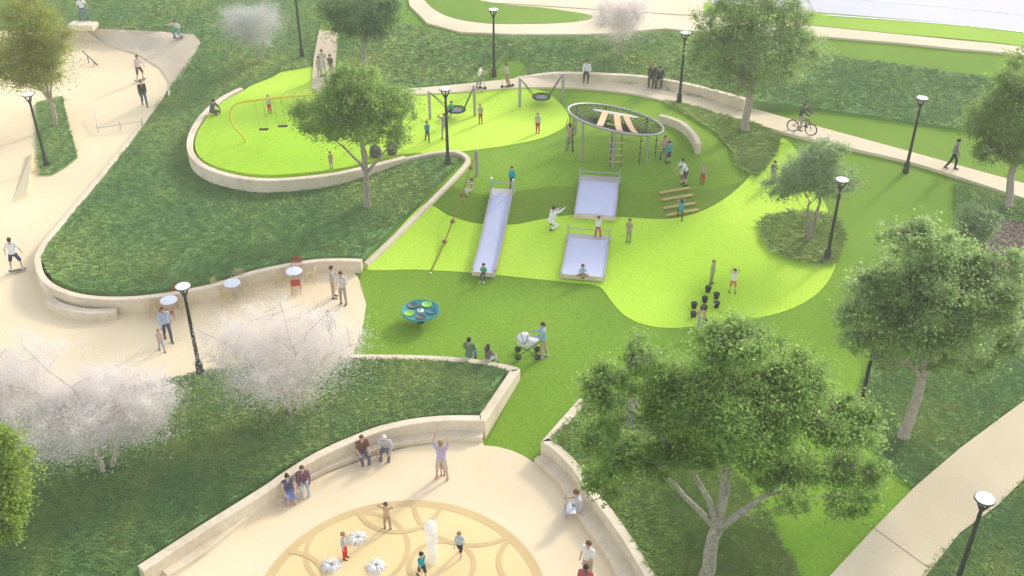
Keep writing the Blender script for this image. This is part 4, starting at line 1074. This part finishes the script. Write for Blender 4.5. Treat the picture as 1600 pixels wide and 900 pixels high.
        d['t'] = V(0,.55,1); ar = {s: (V(s*.2,.7,-1), V(-s*.1,.8,-.7)) for s in (-1, 1)}; st = {s: (V(s*.1,.25,-1), V(0,-.3,-1)) for s in (-1, 1)}
    d['legs'], d['arms'] = st, ar
    return d

def person(label, at, pose, heading, h, shirt, bottom, hair, skin=SK1, shoes=(.05,.045,.04), sleeve='short', legs='trousers', hairstyle='short', dz=0.0, group=None, seat=None):
    """at: place of the feet (of the seat for sitting poses); heading 0 looks away from the camera, 90 to the right"""
    d = POSES(pose); kid = h < 1.45
    hh = (.178 if h < 1.2 else .16 if kid else .132) * h; b = (h - hh) / .868
    wid = .88 if kid else 1.0
    t, ux = d['t'], Vector((1, 0, 0))
    Pv = Vector((0, 0, 0)); cap = []; shirt_c, low_c, shoe_c = [], [], {}
    def tp(k, x=0, y=0): return Pv + t * (k * b) + ux * (x * b * wid) + Vector((0, y * b, 0))
    legs_j = {}
    for s in (-1, 1):
        hip = tp(-.01, s * .052); th, sh = d['legs'][s]
        kn = hip + th * .245 * b; an = kn + sh * .243 * b
        legs_j[s] = (hip, kn, an)
    if d['sit']: z0 = .072 * b
    else: z0 = -min(j[2].z for j in legs_j.values()) + .04 * b
    Pv = Vector((0, 0, z0))
    def mk(lst, *a): lst.append(a)
    body = []; K = b
    for s in (-1, 1):
        hip, kn, an = (q + Pv for q in legs_j[s])
        mk(body, hip, .05*K, kn, .034*K); mk(body, kn, .033*K, kn.lerp(an, .35), .034*K); mk(body, kn.lerp(an, .35), .034*K, an, .02*K)
        fo = d['fo']; 
        if pose in ('cross',): fo = V(-s*.6,.7,-.1)
        if pose in ('skate', 'skate_crouch'): fo = V(s*.25,1,-.05)
        heel, toe = an + Vector((0,0,-.018*K)) - fo*.02*K, an + Vector((0,0,-.024*K)) + fo*.095*K
        mk(body, heel, .02*K, toe, .016*K)
        shoe_c[s] = [(heel, .026*K, heel.lerp(toe,.5), .025*K), (heel.lerp(toe,.5), .025*K, toe, .021*K), (heel, .022*K, an + Vector((0,0,.01*K)), .026*K)]
        if legs == 'trousers': low_c += [(hip, .058*K, kn, .043*K), (kn, .043*K, an.lerp(kn,.12), .033*K)]
        elif legs == 'shorts': low_c += [(hip, .06*K, hip.lerp(kn,.92), .05*K)]
        elif legs == 'skirt': low_c += [(hip, .062*K, hip.lerp(kn,.95), .062*K), (hip.lerp(kn,.5), .06*K, kn*.98, .055*K)]
        # torso halves
        x = .036
        for lst, g in ((body, 0), (shirt_c, .009*K)):
            mk(lst, tp(0.02, s*.036), .058*K+g, tp(.10, s*.032), .052*K+g); mk(lst, tp(.10, s*.032), .052*K+g, tp(.21, s*.045), .058*K+g)
            mk(lst, tp(.21, s*.045), .058*K+g, tp(.275, s*.06), .042*K+g)
        low_c += [(tp(-.02, s*.04), .064*K, tp(.04, s*.036), .062*K)]
        sho = tp(.278, s*.105); u, f = d['arms'][s]; el = sho + u*.165*b; wr = el + f*.145*b
        mk(body, sho, .03*K, el, .023*K); mk(body, el, .0235*K, wr, .0155*K); mk(body, tp(.28, s*.05), .03*K, sho, .031*K)
        shirt_c += [(tp(.278, s*.05), .04*K, sho, .04*K)]
        if sleeve == 'long': shirt_c += [(sho, .04*K, el, .032*K), (el, .032*K, wr, .025*K)]
        elif sleeve == 'short': shirt_c += [(sho, .04*K, sho.lerp(el,.75), .034*K)]
        palm = wr + f*.045*b
        mk(body, wr, .015*K, palm, .019*K)
        d.setdefault('hands', []).append((wr, palm, f, s))
    if legs == 'skirt':
        low_c += [((legs_j[-1][0]+Pv).lerp(legs_j[-1][1]+Pv, .4), .06*K, (legs_j[1][0]+Pv).lerp(legs_j[1][1]+Pv, .4), .06*K), ((legs_j[-1][0]+Pv).lerp(legs_j[-1][1]+Pv, .85), .058*K, (legs_j[1][0]+Pv).lerp(legs_j[1][1]+Pv, .85), .058*K)]
    nb = tp(.285); hd = d['hd']; hc = nb + t*.035*b + hd*(.012*b + hh*.5)
    mk(body, tp(.27), .036*K, hc - hd*hh*.2, .029*K)
    # meshes
    name = 'person'
    rotm = Vector((0,0,1)).rotation_difference(hd).to_matrix()
    mb = MB()
    for c in body: mb.capsule(*c, n=9)
    mb.ellipsoid(hc, (hh*.38, hh*.45, hh*.5), 14, 10, rotm)
    mb.ellipsoid(hc + rotm @ Vector((0, hh*.12, -hh*.27)), (hh*.27, hh*.3, hh*.24), 10, 8, rotm)
    mb.capsule(hc + rotm @ Vector((0, hh*.42, 0)), hh*.05, hc + rotm @ Vector((0, hh*.50, -hh*.1)), hh*.065, 7)
    for s in (-1, 1): mb.ellipsoid(hc + rotm @ Vector((s*hh*.39, 0, -.02*hh)), (hh*.06, hh*.1, hh*.13), 7, 5, rotm)
    root = bpy.data.objects.new(name, mb.mesh(name)); col.objects.link(root)
    root.location = at + Vector((0, 0, dz)); root.rotation_euler = (0, 0, -math.radians(heading))
    tag(root, label, 'person', group)
    extra = MB()
    for wr, palm, f, s in d['hands']:
        side = f.cross(Vector((0,0,1))) if abs(f.z) < .9 else Vector((0,1,0)); side.normalize(); inn = f.cross(side).normalized()
        for q, (k, ln) in enumerate(((-1.5,.036),(-.5,.043),(.5,.04),(1.5,.032))):
            p0 = palm + side*k*.0085*b - f*.005*b; p1 = p0 + f*ln*.55*b; p2 = p1 + (f*.85 + inn*.45)*ln*.5*b
            extra.tube([p0, p1, p2], [.0052*b, .0048*b, .0036*b], 5)
        p0 = wr + f*.018*b + side*.012*b; p1 = p0 + (side*.8+f*.6)*.024*b; extra.tube([p0, p1, p1 + f*.02*b], [.006*b,.0055*b,.004*b], 5)
    eyes = MB()
    for s in (-1, 1): eyes.ellipsoid(hc + rotm @ Vector((s*hh*.15, hh*.415, hh*.03)), (hh*.045, hh*.03, hh*.028), 6, 5, rotm)
    mouth = MB(); mouth.ellipsoid(hc + rotm @ Vector((0, hh*.405, -hh*.26)), (hh*.11, hh*.03, hh*.025), 8, 5, rotm)
    JOBS.append((root, .018*h/1.75 if not kid else .0145, [skin_m(skin), M_EYE, plain('lips', (.36,.14,.11), .6)], [(extra, 0), (eyes, 1), (mouth, 2)]))
    def part(nm, caps, color, vox=.02):
        m2 = MB()
        for c in caps: m2.capsule(*c, n=9)
        o = bpy.data.objects.new(nm, m2.mesh(nm)); col.objects.link(o); o.parent = root
        JOBS.append((o, vox, [cloth(color)], [])); return o
    if shirt is not None: part('shirt', shirt_c, shirt, .017)
    if bottom is not None: part({'trousers': 'trousers', 'shorts': 'shorts', 'skirt': 'skirt'}[legs], low_c, bottom, .017)
    for s in (-1, 1): part('shoe', shoe_c[s], shoes, .013)
    m2 = MB()
    if hairstyle != 'bald':
        m2.ellipsoid(hc + rotm @ Vector((0, -hh*.06, hh*.13)), (hh*.43, hh*.47, hh*.42), 12, 8, rotm)
        m2.ellipsoid(hc + rotm @ Vector((0, -hh*.2, -hh*.05)), (hh*.4, hh*.34, hh*.4), 12, 8, rotm)
        if hairstyle == 'long':
            m2.capsule(hc + rotm @ Vector((0, -hh*.25, 0)), hh*.36, hc + rotm @ Vector((0, -hh*.42, -hh*.85)), hh*.24)
            for s in (-1, 1): m2.capsule(hc + rotm @ Vector((s*hh*.33, -.05*hh, 0)), hh*.14, hc + rotm @ Vector((s*hh*.33, -.12*hh, -hh*.6)), hh*.1)
        if hairstyle == 'bun': m2.ellipsoid(hc + rotm @ Vector((0, -hh*.45, hh*.3)), (hh*.2,)*3, 8, 6)
        o = bpy.data.objects.new('hair', m2.mesh('hair')); col.objects.link(o); o.parent = root
        JOBS.append((o, .015, [plain('hair_%03d%03d' % (int(hair[0]*255), int(hair[2]*255)), hair, .7, var=.3, scale=40)], []))
    root['hand_mid'] = list((d['hands'][0][1] + d['hands'][1][1]) / 2)
    return root

def F(px, py): return P(px, py)
def S(px, py, z): return on_level(px, py, z)
RED = (.48,.055,.03); TEAL = (.02,.26,.30); GREEN = (.03,.34,.20); WHITE = (.72,.71,.70); GREY = (.28,.28,.28); DK = (.045,.048,.055); NAVY = (.05,.06,.13); TANC = (.42,.31,.2); JEAN = (.13,.18,.28); KHAKI = (.42,.33,.22); BLUE = (.22,.32,.5); LILAC = (.45,.38,.52); PINK = (.55,.38,.36)

# skatepark
sk = make_skateboard(); proto_sk = sk
def skateboard(label, pos, heading, tilt=0.0):
    global sk
    o = sk if sk is not None else copy_tree(proto_sk); sk = None
    o.location = pos; o.rotation_euler = (tilt, 0, -math.radians(heading)); tag(o, label, 'skateboard', 'skateboards'); return o
q = F(28,425); skateboard('skateboard under the man in white shirt at the left edge', q, 70); person('man in white shirt and navy shorts riding a skateboard at the left edge', q, 'skate', -10, 1.78, WHITE, NAVY, HB, legs='shorts', shoes=(.5,.5,.5), dz=.11)
q = F(138,57); q.z = P(135,62).z + .37; skateboard('skateboard on the concrete ledge block', q, 80); person('skater in white top and jeans on the concrete ledge', q, 'skate', 150, 1.72, WHITE, JEAN, HB, dz=.11)
q = F(280,61); skateboard('skateboard high on the bank edge', q, 75, .1); person('crouching skater in white and teal leaning on the bank', q, 'skate_crouch', 200, 1.72, (.6,.6,.56), (.12,.28,.28), HB, dz=.11)
q = F(220,127); skateboard('skateboard under the skater in pink shirt', q, 80, .12); person('skater in pink shirt and dark shorts in the middle of the skatepark', q, 'skate', 120, 1.76, (.6,.48,.48), (.12,.07,.08), HB, legs='shorts', shoes=(.5,.4,.38), dz=.11)
person('man in dark jacket and blue green jeans walking by the grass edge', F(227,166), 'walk', 150, 1.78, (.06,.06,.055), (.06,.14,.16), HR, sleeve='long')
person('person in dark clothes seated on the curved wall at far left of the plateau', S(331,176,2.12), 'sit_lean', 110, 1.72, (.09,.09,.10), (.12,.12,.12), HD, sleeve='long')
# plateau
person('child in red trousers standing behind the yellow swing', F(422,177), 'stand', 180, 1.15, (.42,.47,.4), RED, HL)
person('woman in long pale dress between two children on the garden path', F(506,118), 'hands', 180, 1.7, (.55,.5,.46), (.55,.5,.46), HB, legs='skirt', sleeve='none', hairstyle='bun')
person('child in beige on the left of the woman in pale dress', F(500,119), 'stand', 170, 1.3, (.42,.36,.29), (.4,.36,.32), HB)
person('child in dark shirt on the right of the woman in pale dress', F(518,117), 'stand', 190, 1.35, (.1,.1,.1), (.3,.29,.28), HD)
person('toddler in tan seen over the plateau wall', F(518,263), 'stand', 160, 1.0, TANC, TANC, HB)
o = person('rider in white shirt and grey trousers on the left scooter', F(749,139), 'scoot', 100, 1.5, WHITE, GREY, HB, dz=.07)
o = person('rider in rust trousers on the right scooter', F(793,138), 'scoot', 250, 1.5, (.45,.42,.4), (.40,.2,.15), HB, dz=.07)
person('child in green shirt sitting in the basket swing', S(706,174,2.95), 'slide', 200, 1.2, GREEN, DK, HB)
person('child in red trousers right of the occupied basket swing', F(751,193), 'stand', 180, 1.2, (.4,.38,.24), RED, HL)
person('child in teal shirt and black shorts running near the wall tip lamp', F(668,221), 'walk', 160, 1.25, TEAL, DK, HR)
person('man in grey vest with hands on hips behind the wall tip lamp', F(695,216), 'head_hands', 180, 1.5, (.32,.32,.28), (.35,.35,.3), HB)
person('child in red trousers alone on lime turf left of the net climber', F(840,208), 'stand', 190, 1.25, (.45,.46,.32), RED, HL)
person('woman in white shirt seated alone on the back wall', S(917,115,2.96), 'sit', 190, 1.68, (.74,.70,.72), (.05,.05,.055), HB, sleeve='long', hairstyle='long')
person('person with red hair in dark suit seated on the back wall', S(1019,122,2.96), 'sit', 195, 1.75, (.07,.075,.06), (.06,.065,.055), (.2,.07,.04), sleeve='long')
person('man in dark suit seated on the back wall, right of the couple', S(1031,123,2.96), 'sit_lean', 195, 1.78, (.08,.08,.09), (.06,.06,.06), HD, sleeve='long')
# net climber
person('adult in tan shirt standing under the left side of the net climber', F(890,236), 'arms_up', 20, 1.6, TANC, (.25,.24,.19), HB)
person('child in blue shirt at the rope ladder of the net climber', F(956,256), 'climb', 0, 1.35, BLUE, (.24,.27,.36), HB, legs='shorts')
person('woman in tan top walking right of the net climber', F(1036,252), 'walk', 170, 1.55, (.4,.3,.24), (.12,.22,.15), HR, hairstyle='long')
person('child in teal shirt beside the woman in tan top', F(1044,254), 'stand', 150, 1.25, (.02,.32,.40), DK, HD, legs='shorts')
person('adult in white shirt bending down to hold a child', F(1070,289), 'bend', 250, 1.65, (.68,.69,.72), (.1,.1,.12), HB, legs='shorts')
person('small child in white held by the bending adult', F(1064,288), 'hold', 90, 1.1, (.62,.65,.7), (.2,.1,.08), HB, legs='shorts')
person('child in red trousers right of the hugging pair', F(1097,288), 'stand', 200, 1.25, (.35,.36,.25), RED, HL)
person('person in dark grey shirt between strip bed and multi-stem tree', F(1206,288), 'stand', 200, 1.4, (.13,.14,.13), (.3,.32,.22), HB)
# slope
person('child in teal shirt standing at the top of the long slide', F(800,293), 'stand', 190, 1.2, (.02,.32,.36), DK, HD, sleeve='long')
sb = P(756,433)
person('child in green shirt sitting at the foot of the long slide', S(756,429,sb.z + .24), 'slide', 190, 1.15, GREEN, DK, HB, shoes=(.6,.6,.6))
person('child in beige sitting on the climbing rope', S(736,297,2.25), 'cling', 250, 1.2, (.42,.34,.25), (.6,.58,.52), HB, sleeve='long')
person('adult all in white crouching with one arm stretched out', F(860,357), 'crouch', 60, 1.7, WHITE, WHITE, HB, sleeve='long')
person('child in white shirt and red trousers with arms overhead between wide slides', F(934,371), 'arms_up', 180, 1.2, WHITE, RED, HB)
person('child in olive and tan standing right of the wide slides', F(982,378), 'hold', 200, 1.3, (.33,.29,.15), (.3,.27,.15), HR)
person('child in blue shirt sitting cross legged on the lower wide slide', S(910,430,P(910,438).z + .30), 'cross', 180, 1.15, (.36,.42,.6), (.35,.22,.12), HB)
person('child in teal shirt climbing the balance logs', F(1063,346), 'climb', -10, 1.2, (.03,.34,.36), (.1,.12,.1), HD)
person('child in grey green clothes left of the boy in orange shorts', F(1111,443), 'stand', 130, 1.3, (.33,.37,.2), (.3,.34,.16), HL)
person('boy in white vest and orange shorts with arms overhead', F(1144,457), 'arms_up', 190, 1.3, WHITE, (.58,.2,.07), HB, legs='shorts', sleeve='none')
person('child in tan shirt partly hidden by the big foreground tree top', F(1093,517), 'stand', 0, 1.3, (.45,.33,.24), (.3,.3,.3), HB)
# lower turf
person('man in blue sweater and khaki trousers pushing the pram', F(849,558), 'push', 270, 1.8, (.28,.40,.52), KHAKI, HB, shoes=(.6,.6,.6), sleeve='long')
person('man in green sweater seated on the lawn wall facing the spinner', S(733,557,.92), 'sit', 15, 1.75, (.14,.22,.12), JEAN, HD, sleeve='long')
person('girl with long brown hair seated on the lawn wall', S(762,563,.92), 'sit', 40, 1.5, (.16,.15,.13), (.5,.5,.52), HB, sleeve='long', hairstyle='long')
person('woman in grey top and khaki trousers on patio, left of the couple', F(522,465), 'hold', 90, 1.72, (.4,.37,.36), KHAKI, HB, hairstyle='short')
person('woman in white shirt with grey bag clothes, right of the couple', F(537,475), 'hold', 190, 1.75, (.62,.58,.55), (.35,.31,.28), HB, hairstyle='bun')
person('man in light blue shirt and dark trousers walking past the bistro table', F(264,532), 'walk', 150, 1.8, (.38,.46,.6), (.09,.09,.13), HR, sleeve='long')
person('small boy in pink shirt walking behind the man in blue', F(254,549), 'walk', 140, 1.2, PINK, (.36,.38,.45), HL)
person('person in white shirt standing half hidden behind the blossom tree', F(518,536), 'walk', 200, 1.75, (.6,.58,.6), (.3,.3,.34), HB)
# plaza seat walls
zs = .44
person('woman in sleeveless navy dress seated at the left end of the seat wall', S(452,769,zs), 'sit', 160, 1.68, (.10,.10,.17), (.22,.24,.42), HD, legs='skirt', sleeve='none', hairstyle='bun')
person('woman in maroon shirt and light jeans seated beside the navy dress', S(475,756,zs), 'sit', 165, 1.7, (.2,.1,.13), (.42,.48,.5), HR, shoes=(.5,.45,.42), sleeve='long')
person('woman in brown shirt and dark trousers seated left of the old man', S(567,708,zs), 'sit', 160, 1.7, (.16,.08,.06), (.12,.12,.19), HR)
person('white haired man in grey shirt seated on the wall', S(604,702,zs), 'sit_lean', 185, 1.76, (.42,.42,.42), (.15,.15,.2), HG, shoes=(.5,.45,.42))
person('man in lilac shirt with both arms raised on the plaza', F(691,748), 'arms_up', 10, 1.82, LILAC, (.55,.45,.37), HL, legs='shorts', shoes=(.5,.32,.3))
person('toddler in lilac standing in front of the man with raised arms', F(692,742), 'stand', 180, .95, (.4,.33,.45), PINK, HL)
person('child in tan clothes with hands on head behind the splash', F(606,826), 'head_hands', 190, 1.25, (.52,.37,.22), (.38,.29,.18), HB)
person('child in bright red trousers among the water splashes', F(540,873), 'stand', 110, 1.25, (.42,.42,.4), (.6,.03,.03), HL, sleeve='long')
person('child in light blue shirt and black shorts right of the water column', F(719,869), 'walk', 190, 1.2, (.36,.47,.55), DK, HL, legs='shorts', shoes=(.55,.45,.42))
person('child in teal shirt and black shorts left of the water column foot', F(660,903), 'walk', 140, 1.25, (.02,.30,.38), DK, HD, legs='shorts')
person('man in white vest reading a tablet on the right seat wall', S(905,796,zs), 'read', 270, 1.78, (.5,.48,.48), (.42,.42,.48), HR, sleeve='short', skin=SK2, shoes=(.04,.04,.04))
q = S(890,793,zs + .42)
mb = MB(); mb.box((0,0,0),(.03,.36,.26), Matrix.Rotation(.5,3,'Y')); mb.box((.12,0,-.14),(.24,.36,.02)); o = mb.build('laptop', M_TABLE); o.location = on_level(889,792,.95); o.rotation_euler = (0,0,0); tag(o, 'open pale laptop on the lap of the man on the right seat wall', 'laptop')
person('man in white shirt with one arm out at the bottom of the right seat wall', F(917,905), 'hold', 220, 1.78, (.72,.7,.68), KHAKI, HR)
person('person in red shirt and black hair cut off at the bottom', F(913,940), 'stand', 200, 1.7, (.36,.1,.11), DK, HD, skin=SK3)
person('person in patterned grey shirt seen through the gap in the foreground tree', F(984,672), 'stand', 180, 1.75, (.42,.39,.37), GREY, HR)

pa, pb = F(1240,205), F(1263,212); hd = math.degrees(math.atan2(pb.x-pa.x, pb.y-pa.y)); mid = (pa+pb)/2
# cyclist
person('cyclist in dark jacket riding the bicycle on the path', mid + Vector((0, 0, .93)) - Vector((math.sin(math.radians(hd)), math.cos(math.radians(hd)), 0))*.2, 'ride', hd, 1.76, (.09,.10,.09), (.42,.37,.3), HR, sleeve='long')
person('man in grey jacket and black trousers striding along the path at right', F(1486,264), 'walk', 115, 1.82, (.24,.22,.21), (.035,.035,.04), HD, sleeve='long', shoes=(.03,.03,.03))

# apply the voxel unions in one go
for o, vox, mats, extra in JOBS:
    m = o.modifiers.new('r', 'REMESH'); m.mode = 'VOXEL'; m.voxel_size = vox; m.use_smooth_shade = True
    m = o.modifiers.new('s', 'SMOOTH'); m.factor = .5; m.iterations = 3
dg = bpy.context.evaluated_depsgraph_get()
res = [bpy.data.meshes.new_from_object(o.evaluated_get(dg)) for o, *_ in JOBS]
for (o, vox, mats, extra), me in zip(JOBS, res):
    o.modifiers.clear()
    me.materials.clear()
    if extra:
        nv = len(me.vertices); co = np.empty(nv * 3); me.vertices.foreach_get('co', co)
        vs = [tuple(v) for v in co.reshape(-1, 3)]; fs = [tuple(p.vertices) for p in me.polygons]; mi = [0] * len(fs)
        for mb, k in extra:
            b0 = len(vs); vs += mb.v; fs += [tuple(i + b0 for i in f) for f in mb.f]; mi += [k] * len(mb.f)
        me = bpy.data.meshes.new(o.name); me.from_pydata(vs, [], fs); me.update()
        for m in mats: me.materials.append(m)
        me.polygons.foreach_set('material_index', mi)
    else:
        for m in mats: me.materials.append(m)
    me.polygons.foreach_set('use_smooth', [True] * len(me.polygons))
    old = o.data; o.data = me; bpy.data.meshes.remove(old)

# ------------------------------------------------------------------ ridden and pushed things
def make_scooter():
    r = empty('kick_scooter', (0,0,0))
    MB().box((0,0,.075),(.13,.55,.03)).build('deck', M_DARK, r)
    for y in (-.34,.36): MB().tube([(-.02,y,.09),(.02,y,.09)], .09, 16).build('wheel', M_RUBBER, r)
    MB().tube([(0,.22,.08),(0,.34,.2),(0,.28,.85)], .02, 8).build('stem', M_STEEL, r)
    MB().tube([(-.22,.28,.86),(.22,.28,.86)], .016, 8).build('handlebar', M_DARK, r)
    return r
s1 = make_scooter(); s1.location = F(749,139); s1.rotation_euler = (0,0,-math.radians(100)); tag(s1, 'kick scooter of the rider in white shirt', 'scooter', 'kick scooters on the path')
s2 = copy_tree(s1); s2.location = F(793,138); s2.rotation_euler = (0,0,-math.radians(250)); tag(s2, 'kick scooter of the rider in rust trousers', 'scooter', 'kick scooters on the path')

pa, pb = F(1240,205), F(1263,212); hd = math.degrees(math.atan2(pb.x-pa.x, pb.y-pa.y)); mid = (pa+pb)/2
r = empty('bicycle', mid, -math.radians(hd)); tag(r, 'dark bicycle ridden along the path', 'bicycle')
for y in (-.53,.53):
    w_ = MB().loop([(0, y + .335*math.cos(2*PI*k/28), .36 + .335*math.sin(2*PI*k/28)) for k in range(28)], .03, 7).build('wheel', M_RUBBER, r)
    mb = MB(); mb.loop([(0, y + .30*math.cos(2*PI*k/24), .36 + .30*math.sin(2*PI*k/24)) for k in range(24)], .014, 6)
    for k in range(12): mb.tube([(0,y,.36),(0, y + .3*math.cos(2*PI*k/12), .36+.3*math.sin(2*PI*k/12))], .004, 4)
    mb.build('rim', M_STEEL, w_)
fr = MB()
for a_, b_ in (((0,-.18,.85),(0,-.05,.32)),((0,-.05,.32),(0,.36,.78)),((0,-.16,.78),(0,.34,.84)),((0,-.05,.32),(0,-.53,.36)),((0,-.15,.74),(0,-.53,.36)),((0,.35,.88),(0,.53,.36)),((0,.35,.86),(0,.32,1.0))): fr.tube([a_,b_], .02, 7)
fr.build('frame', plain('bike_red', (.12,.03,.02), .4), r)
MB().tube([(-.28,.22,1.02),(-.2,.32,1.02),(.2,.32,1.02),(.28,.22,1.02)], .016, 7).build('handlebar', M_DARK, r)
MB().ellipsoid((0,-.2,.9),(.08,.14,.04),10,6).build('saddle', M_DARK, r)
MB().tube([(-.12,.06,.2),(-.05,.06,.2),(-.05,-.05,.32),(.05,-.05,.32),(.05,-.16,.44),(.12,-.16,.44)], .014, 6).build('pedals', M_DARK, r)

# pram
q = F(824,556); r = empty('pram', q, math.radians(90)); tag(r, 'white pram with black frame pushed by the man in blue sweater', 'pram')   # local +y to the left
mb = MB(); vs, fs = [], []; n = 18
for i, (k, z) in enumerate(((.55,.52),(.85,.60),(1.0,.78),(1.04,.82))):
    for j in range(n):
        a_ = 2*PI*j/n; vs.append((.24*k*math.cos(a_), .45*k*math.sin(a_), z))
fs = [tuple(range(n))[::-1], tuple(range(3*n, 4*n))] + [(i*n+j, i*n+(j+1)%n, (i+1)*n+(j+1)%n, (i+1)*n+j) for i in range(3) for j in range(n)]
mb.add(vs, fs); mb.build('bassinet', M_WHITECL, r)
MB().ellipsoid((0,-.18,.84),(.22,.26,.06),14,6).build('cover', M_WHITECL, r)
mb = MB(); vs, fs = [], []
for i in range(9):
    a_ = math.radians(5 + i*15)
    for j in range(11):
        b_ = PI*j/10; vs.append((.27*math.cos(b_), .1 + .36*math.cos(a_)*math.sin(b_)*1.0 + .02, .80 + .40*math.sin(a_)*math.sin(b_)))
for i in range(8):
    for j in range(10): fs.append((i*11+j, i*11+j+1, (i+1)*11+j+1, (i+1)*11+j))
mb.add(vs, fs); hd_ = mb.build('hood', M_WHITECL, r)
for a_ in (20, 65, 115):
    a_ = math.radians(a_); MB().tube([(.275*math.cos(b_), .12 + .365*math.cos(a_)*math.sin(b_), .80 + .405*math.sin(a_)*math.sin(b_)) for b_ in np.linspace(0, PI, 11)], .012, 6).build('hood_rib', M_DARK, hd_)
mb = MB()
for s in (-1, 1):
    mb.tube([(s*.26,-.42,.14),(s*.25,.0,.48),(s*.24,.35,.62)], .018, 6); mb.tube([(s*.26,.4,.14),(s*.25,.0,.48),(s*.25,-.45,.85),(s*.22,-.68,1.02)], .018, 6)
mb.tube([(-.26,-.42,.14),(.26,-.42,.14)], .015, 6); mb.tube([(-.26,.4,.14),(.26,.4,.14)], .015, 6); mb.build('frame', M_DARK, r)
MB().tube([(-.22,-.68,1.02),(.22,-.68,1.02)], .022, 8).build('handle', M_DARK, r)
for s in (-1, 1):
    for y in (-.42,.4):
        w_ = MB().loop([(s*.29, y + .12*math.cos(2*PI*k/20), .14 + .12*math.sin(2*PI*k/20)) for k in range(20)], .025, 6).build('wheel', M_RUBBER, r)
        MB().tube([(s*.275,y,.14),(s*.305,y,.14)], .09, 12).build('hub', M_GREYPL, w_)

# boulders behind the plateau wall
for (px, py, rr, lab) in ((587,244,.34,'dark rounded boulder behind the plateau wall, left of two'), (613,240,.29,'dark rounded boulder at the end of the plateau wall')):
    mb = MB(); mb.ellipsoid((0,0,.25),(rr,rr*.9,.42),16,10); rd = random.Random(px)
    mb.v = [(x*(1+rd.uniform(-.07,.07)), y*(1+rd.uniform(-.07,.07)), z*(1+rd.uniform(-.05,.05))) for x,y,z in mb.v]
    o = mb.build('boulder', M_ROCK); o.location = P(px, py); tag(o, lab, 'boulder')


# ------------------------------------------------------------------ thin daylight haze over the park
hz = MB(); hz.add([(-90,-8,-3),(100,-8,-3),(100,190,-3),(-90,190,-3),(-90,-8,34),(100,-8,34),(100,190,34),(-90,190,34)], [(3,2,1,0),(4,5,6,7),(0,1,5,4),(1,2,6,5),(2,3,7,6),(3,0,4,7)])
m = bpy.data.materials.new('haze_air'); m.use_nodes = True; nt = m.node_tree; nt.nodes.clear()
ou = nt.nodes.new('ShaderNodeOutputMaterial'); vs_ = nt.nodes.new('ShaderNodeVolumeScatter'); vs_.inputs['Density'].default_value = .0011; vs_.inputs['Anisotropy'].default_value = .2; vs_.inputs['Color'].default_value = (1, .95, .82, 1)
nt.links.new(vs_.outputs[0], ou.inputs['Volume'])
o = hz.build('haze', m, None, False); o['kind'] = 'structure'

# ------------------------------------------------------------------ light
SUN_EL, SUN_AZ = math.radians(29), math.atan2(.68, .73)
w = bpy.data.worlds.new('World'); scene.world = w; w.use_nodes = True
nt = w.node_tree; bg = nt.nodes['Background']; sky = nt.nodes.new('ShaderNodeTexSky'); sky.sky_type = 'NISHITA'; sky.sun_disc = False
sky.sun_elevation = SUN_EL; sky.sun_rotation = SUN_AZ; sky.altitude = 50; sky.air_density = 1.0; sky.dust_density = 1.5; sky.ozone_density = 1.0
hs = nt.nodes.new('ShaderNodeHueSaturation'); hs.inputs['Saturation'].default_value = .36
nt.links.new(sky.outputs[0], hs.inputs['Color']); nt.links.new(hs.outputs[0], bg.inputs['Color']); bg.inputs['Strength'].default_value = .375
sd = bpy.data.lights.new('sun', 'SUN'); so = bpy.data.objects.new('sun', sd); col.objects.link(so)
sd.energy = 2.35; sd.angle = math.radians(7); sd.color = (1.0, .90, .72)
d = Vector((-math.sin(SUN_AZ)*math.cos(SUN_EL), -math.cos(SUN_AZ)*math.cos(SUN_EL), -math.sin(SUN_EL)))
so.rotation_euler = d.to_track_quat('-Z', 'Y').to_euler(); so.location = (30, 90, 60)
scene.view_settings.view_transform = 'Standard'; scene.view_settings.look = 'None'; scene.view_settings.exposure = 0
scene.cycles.max_bounces = 6; scene.cycles.transparent_max_bounces = 12
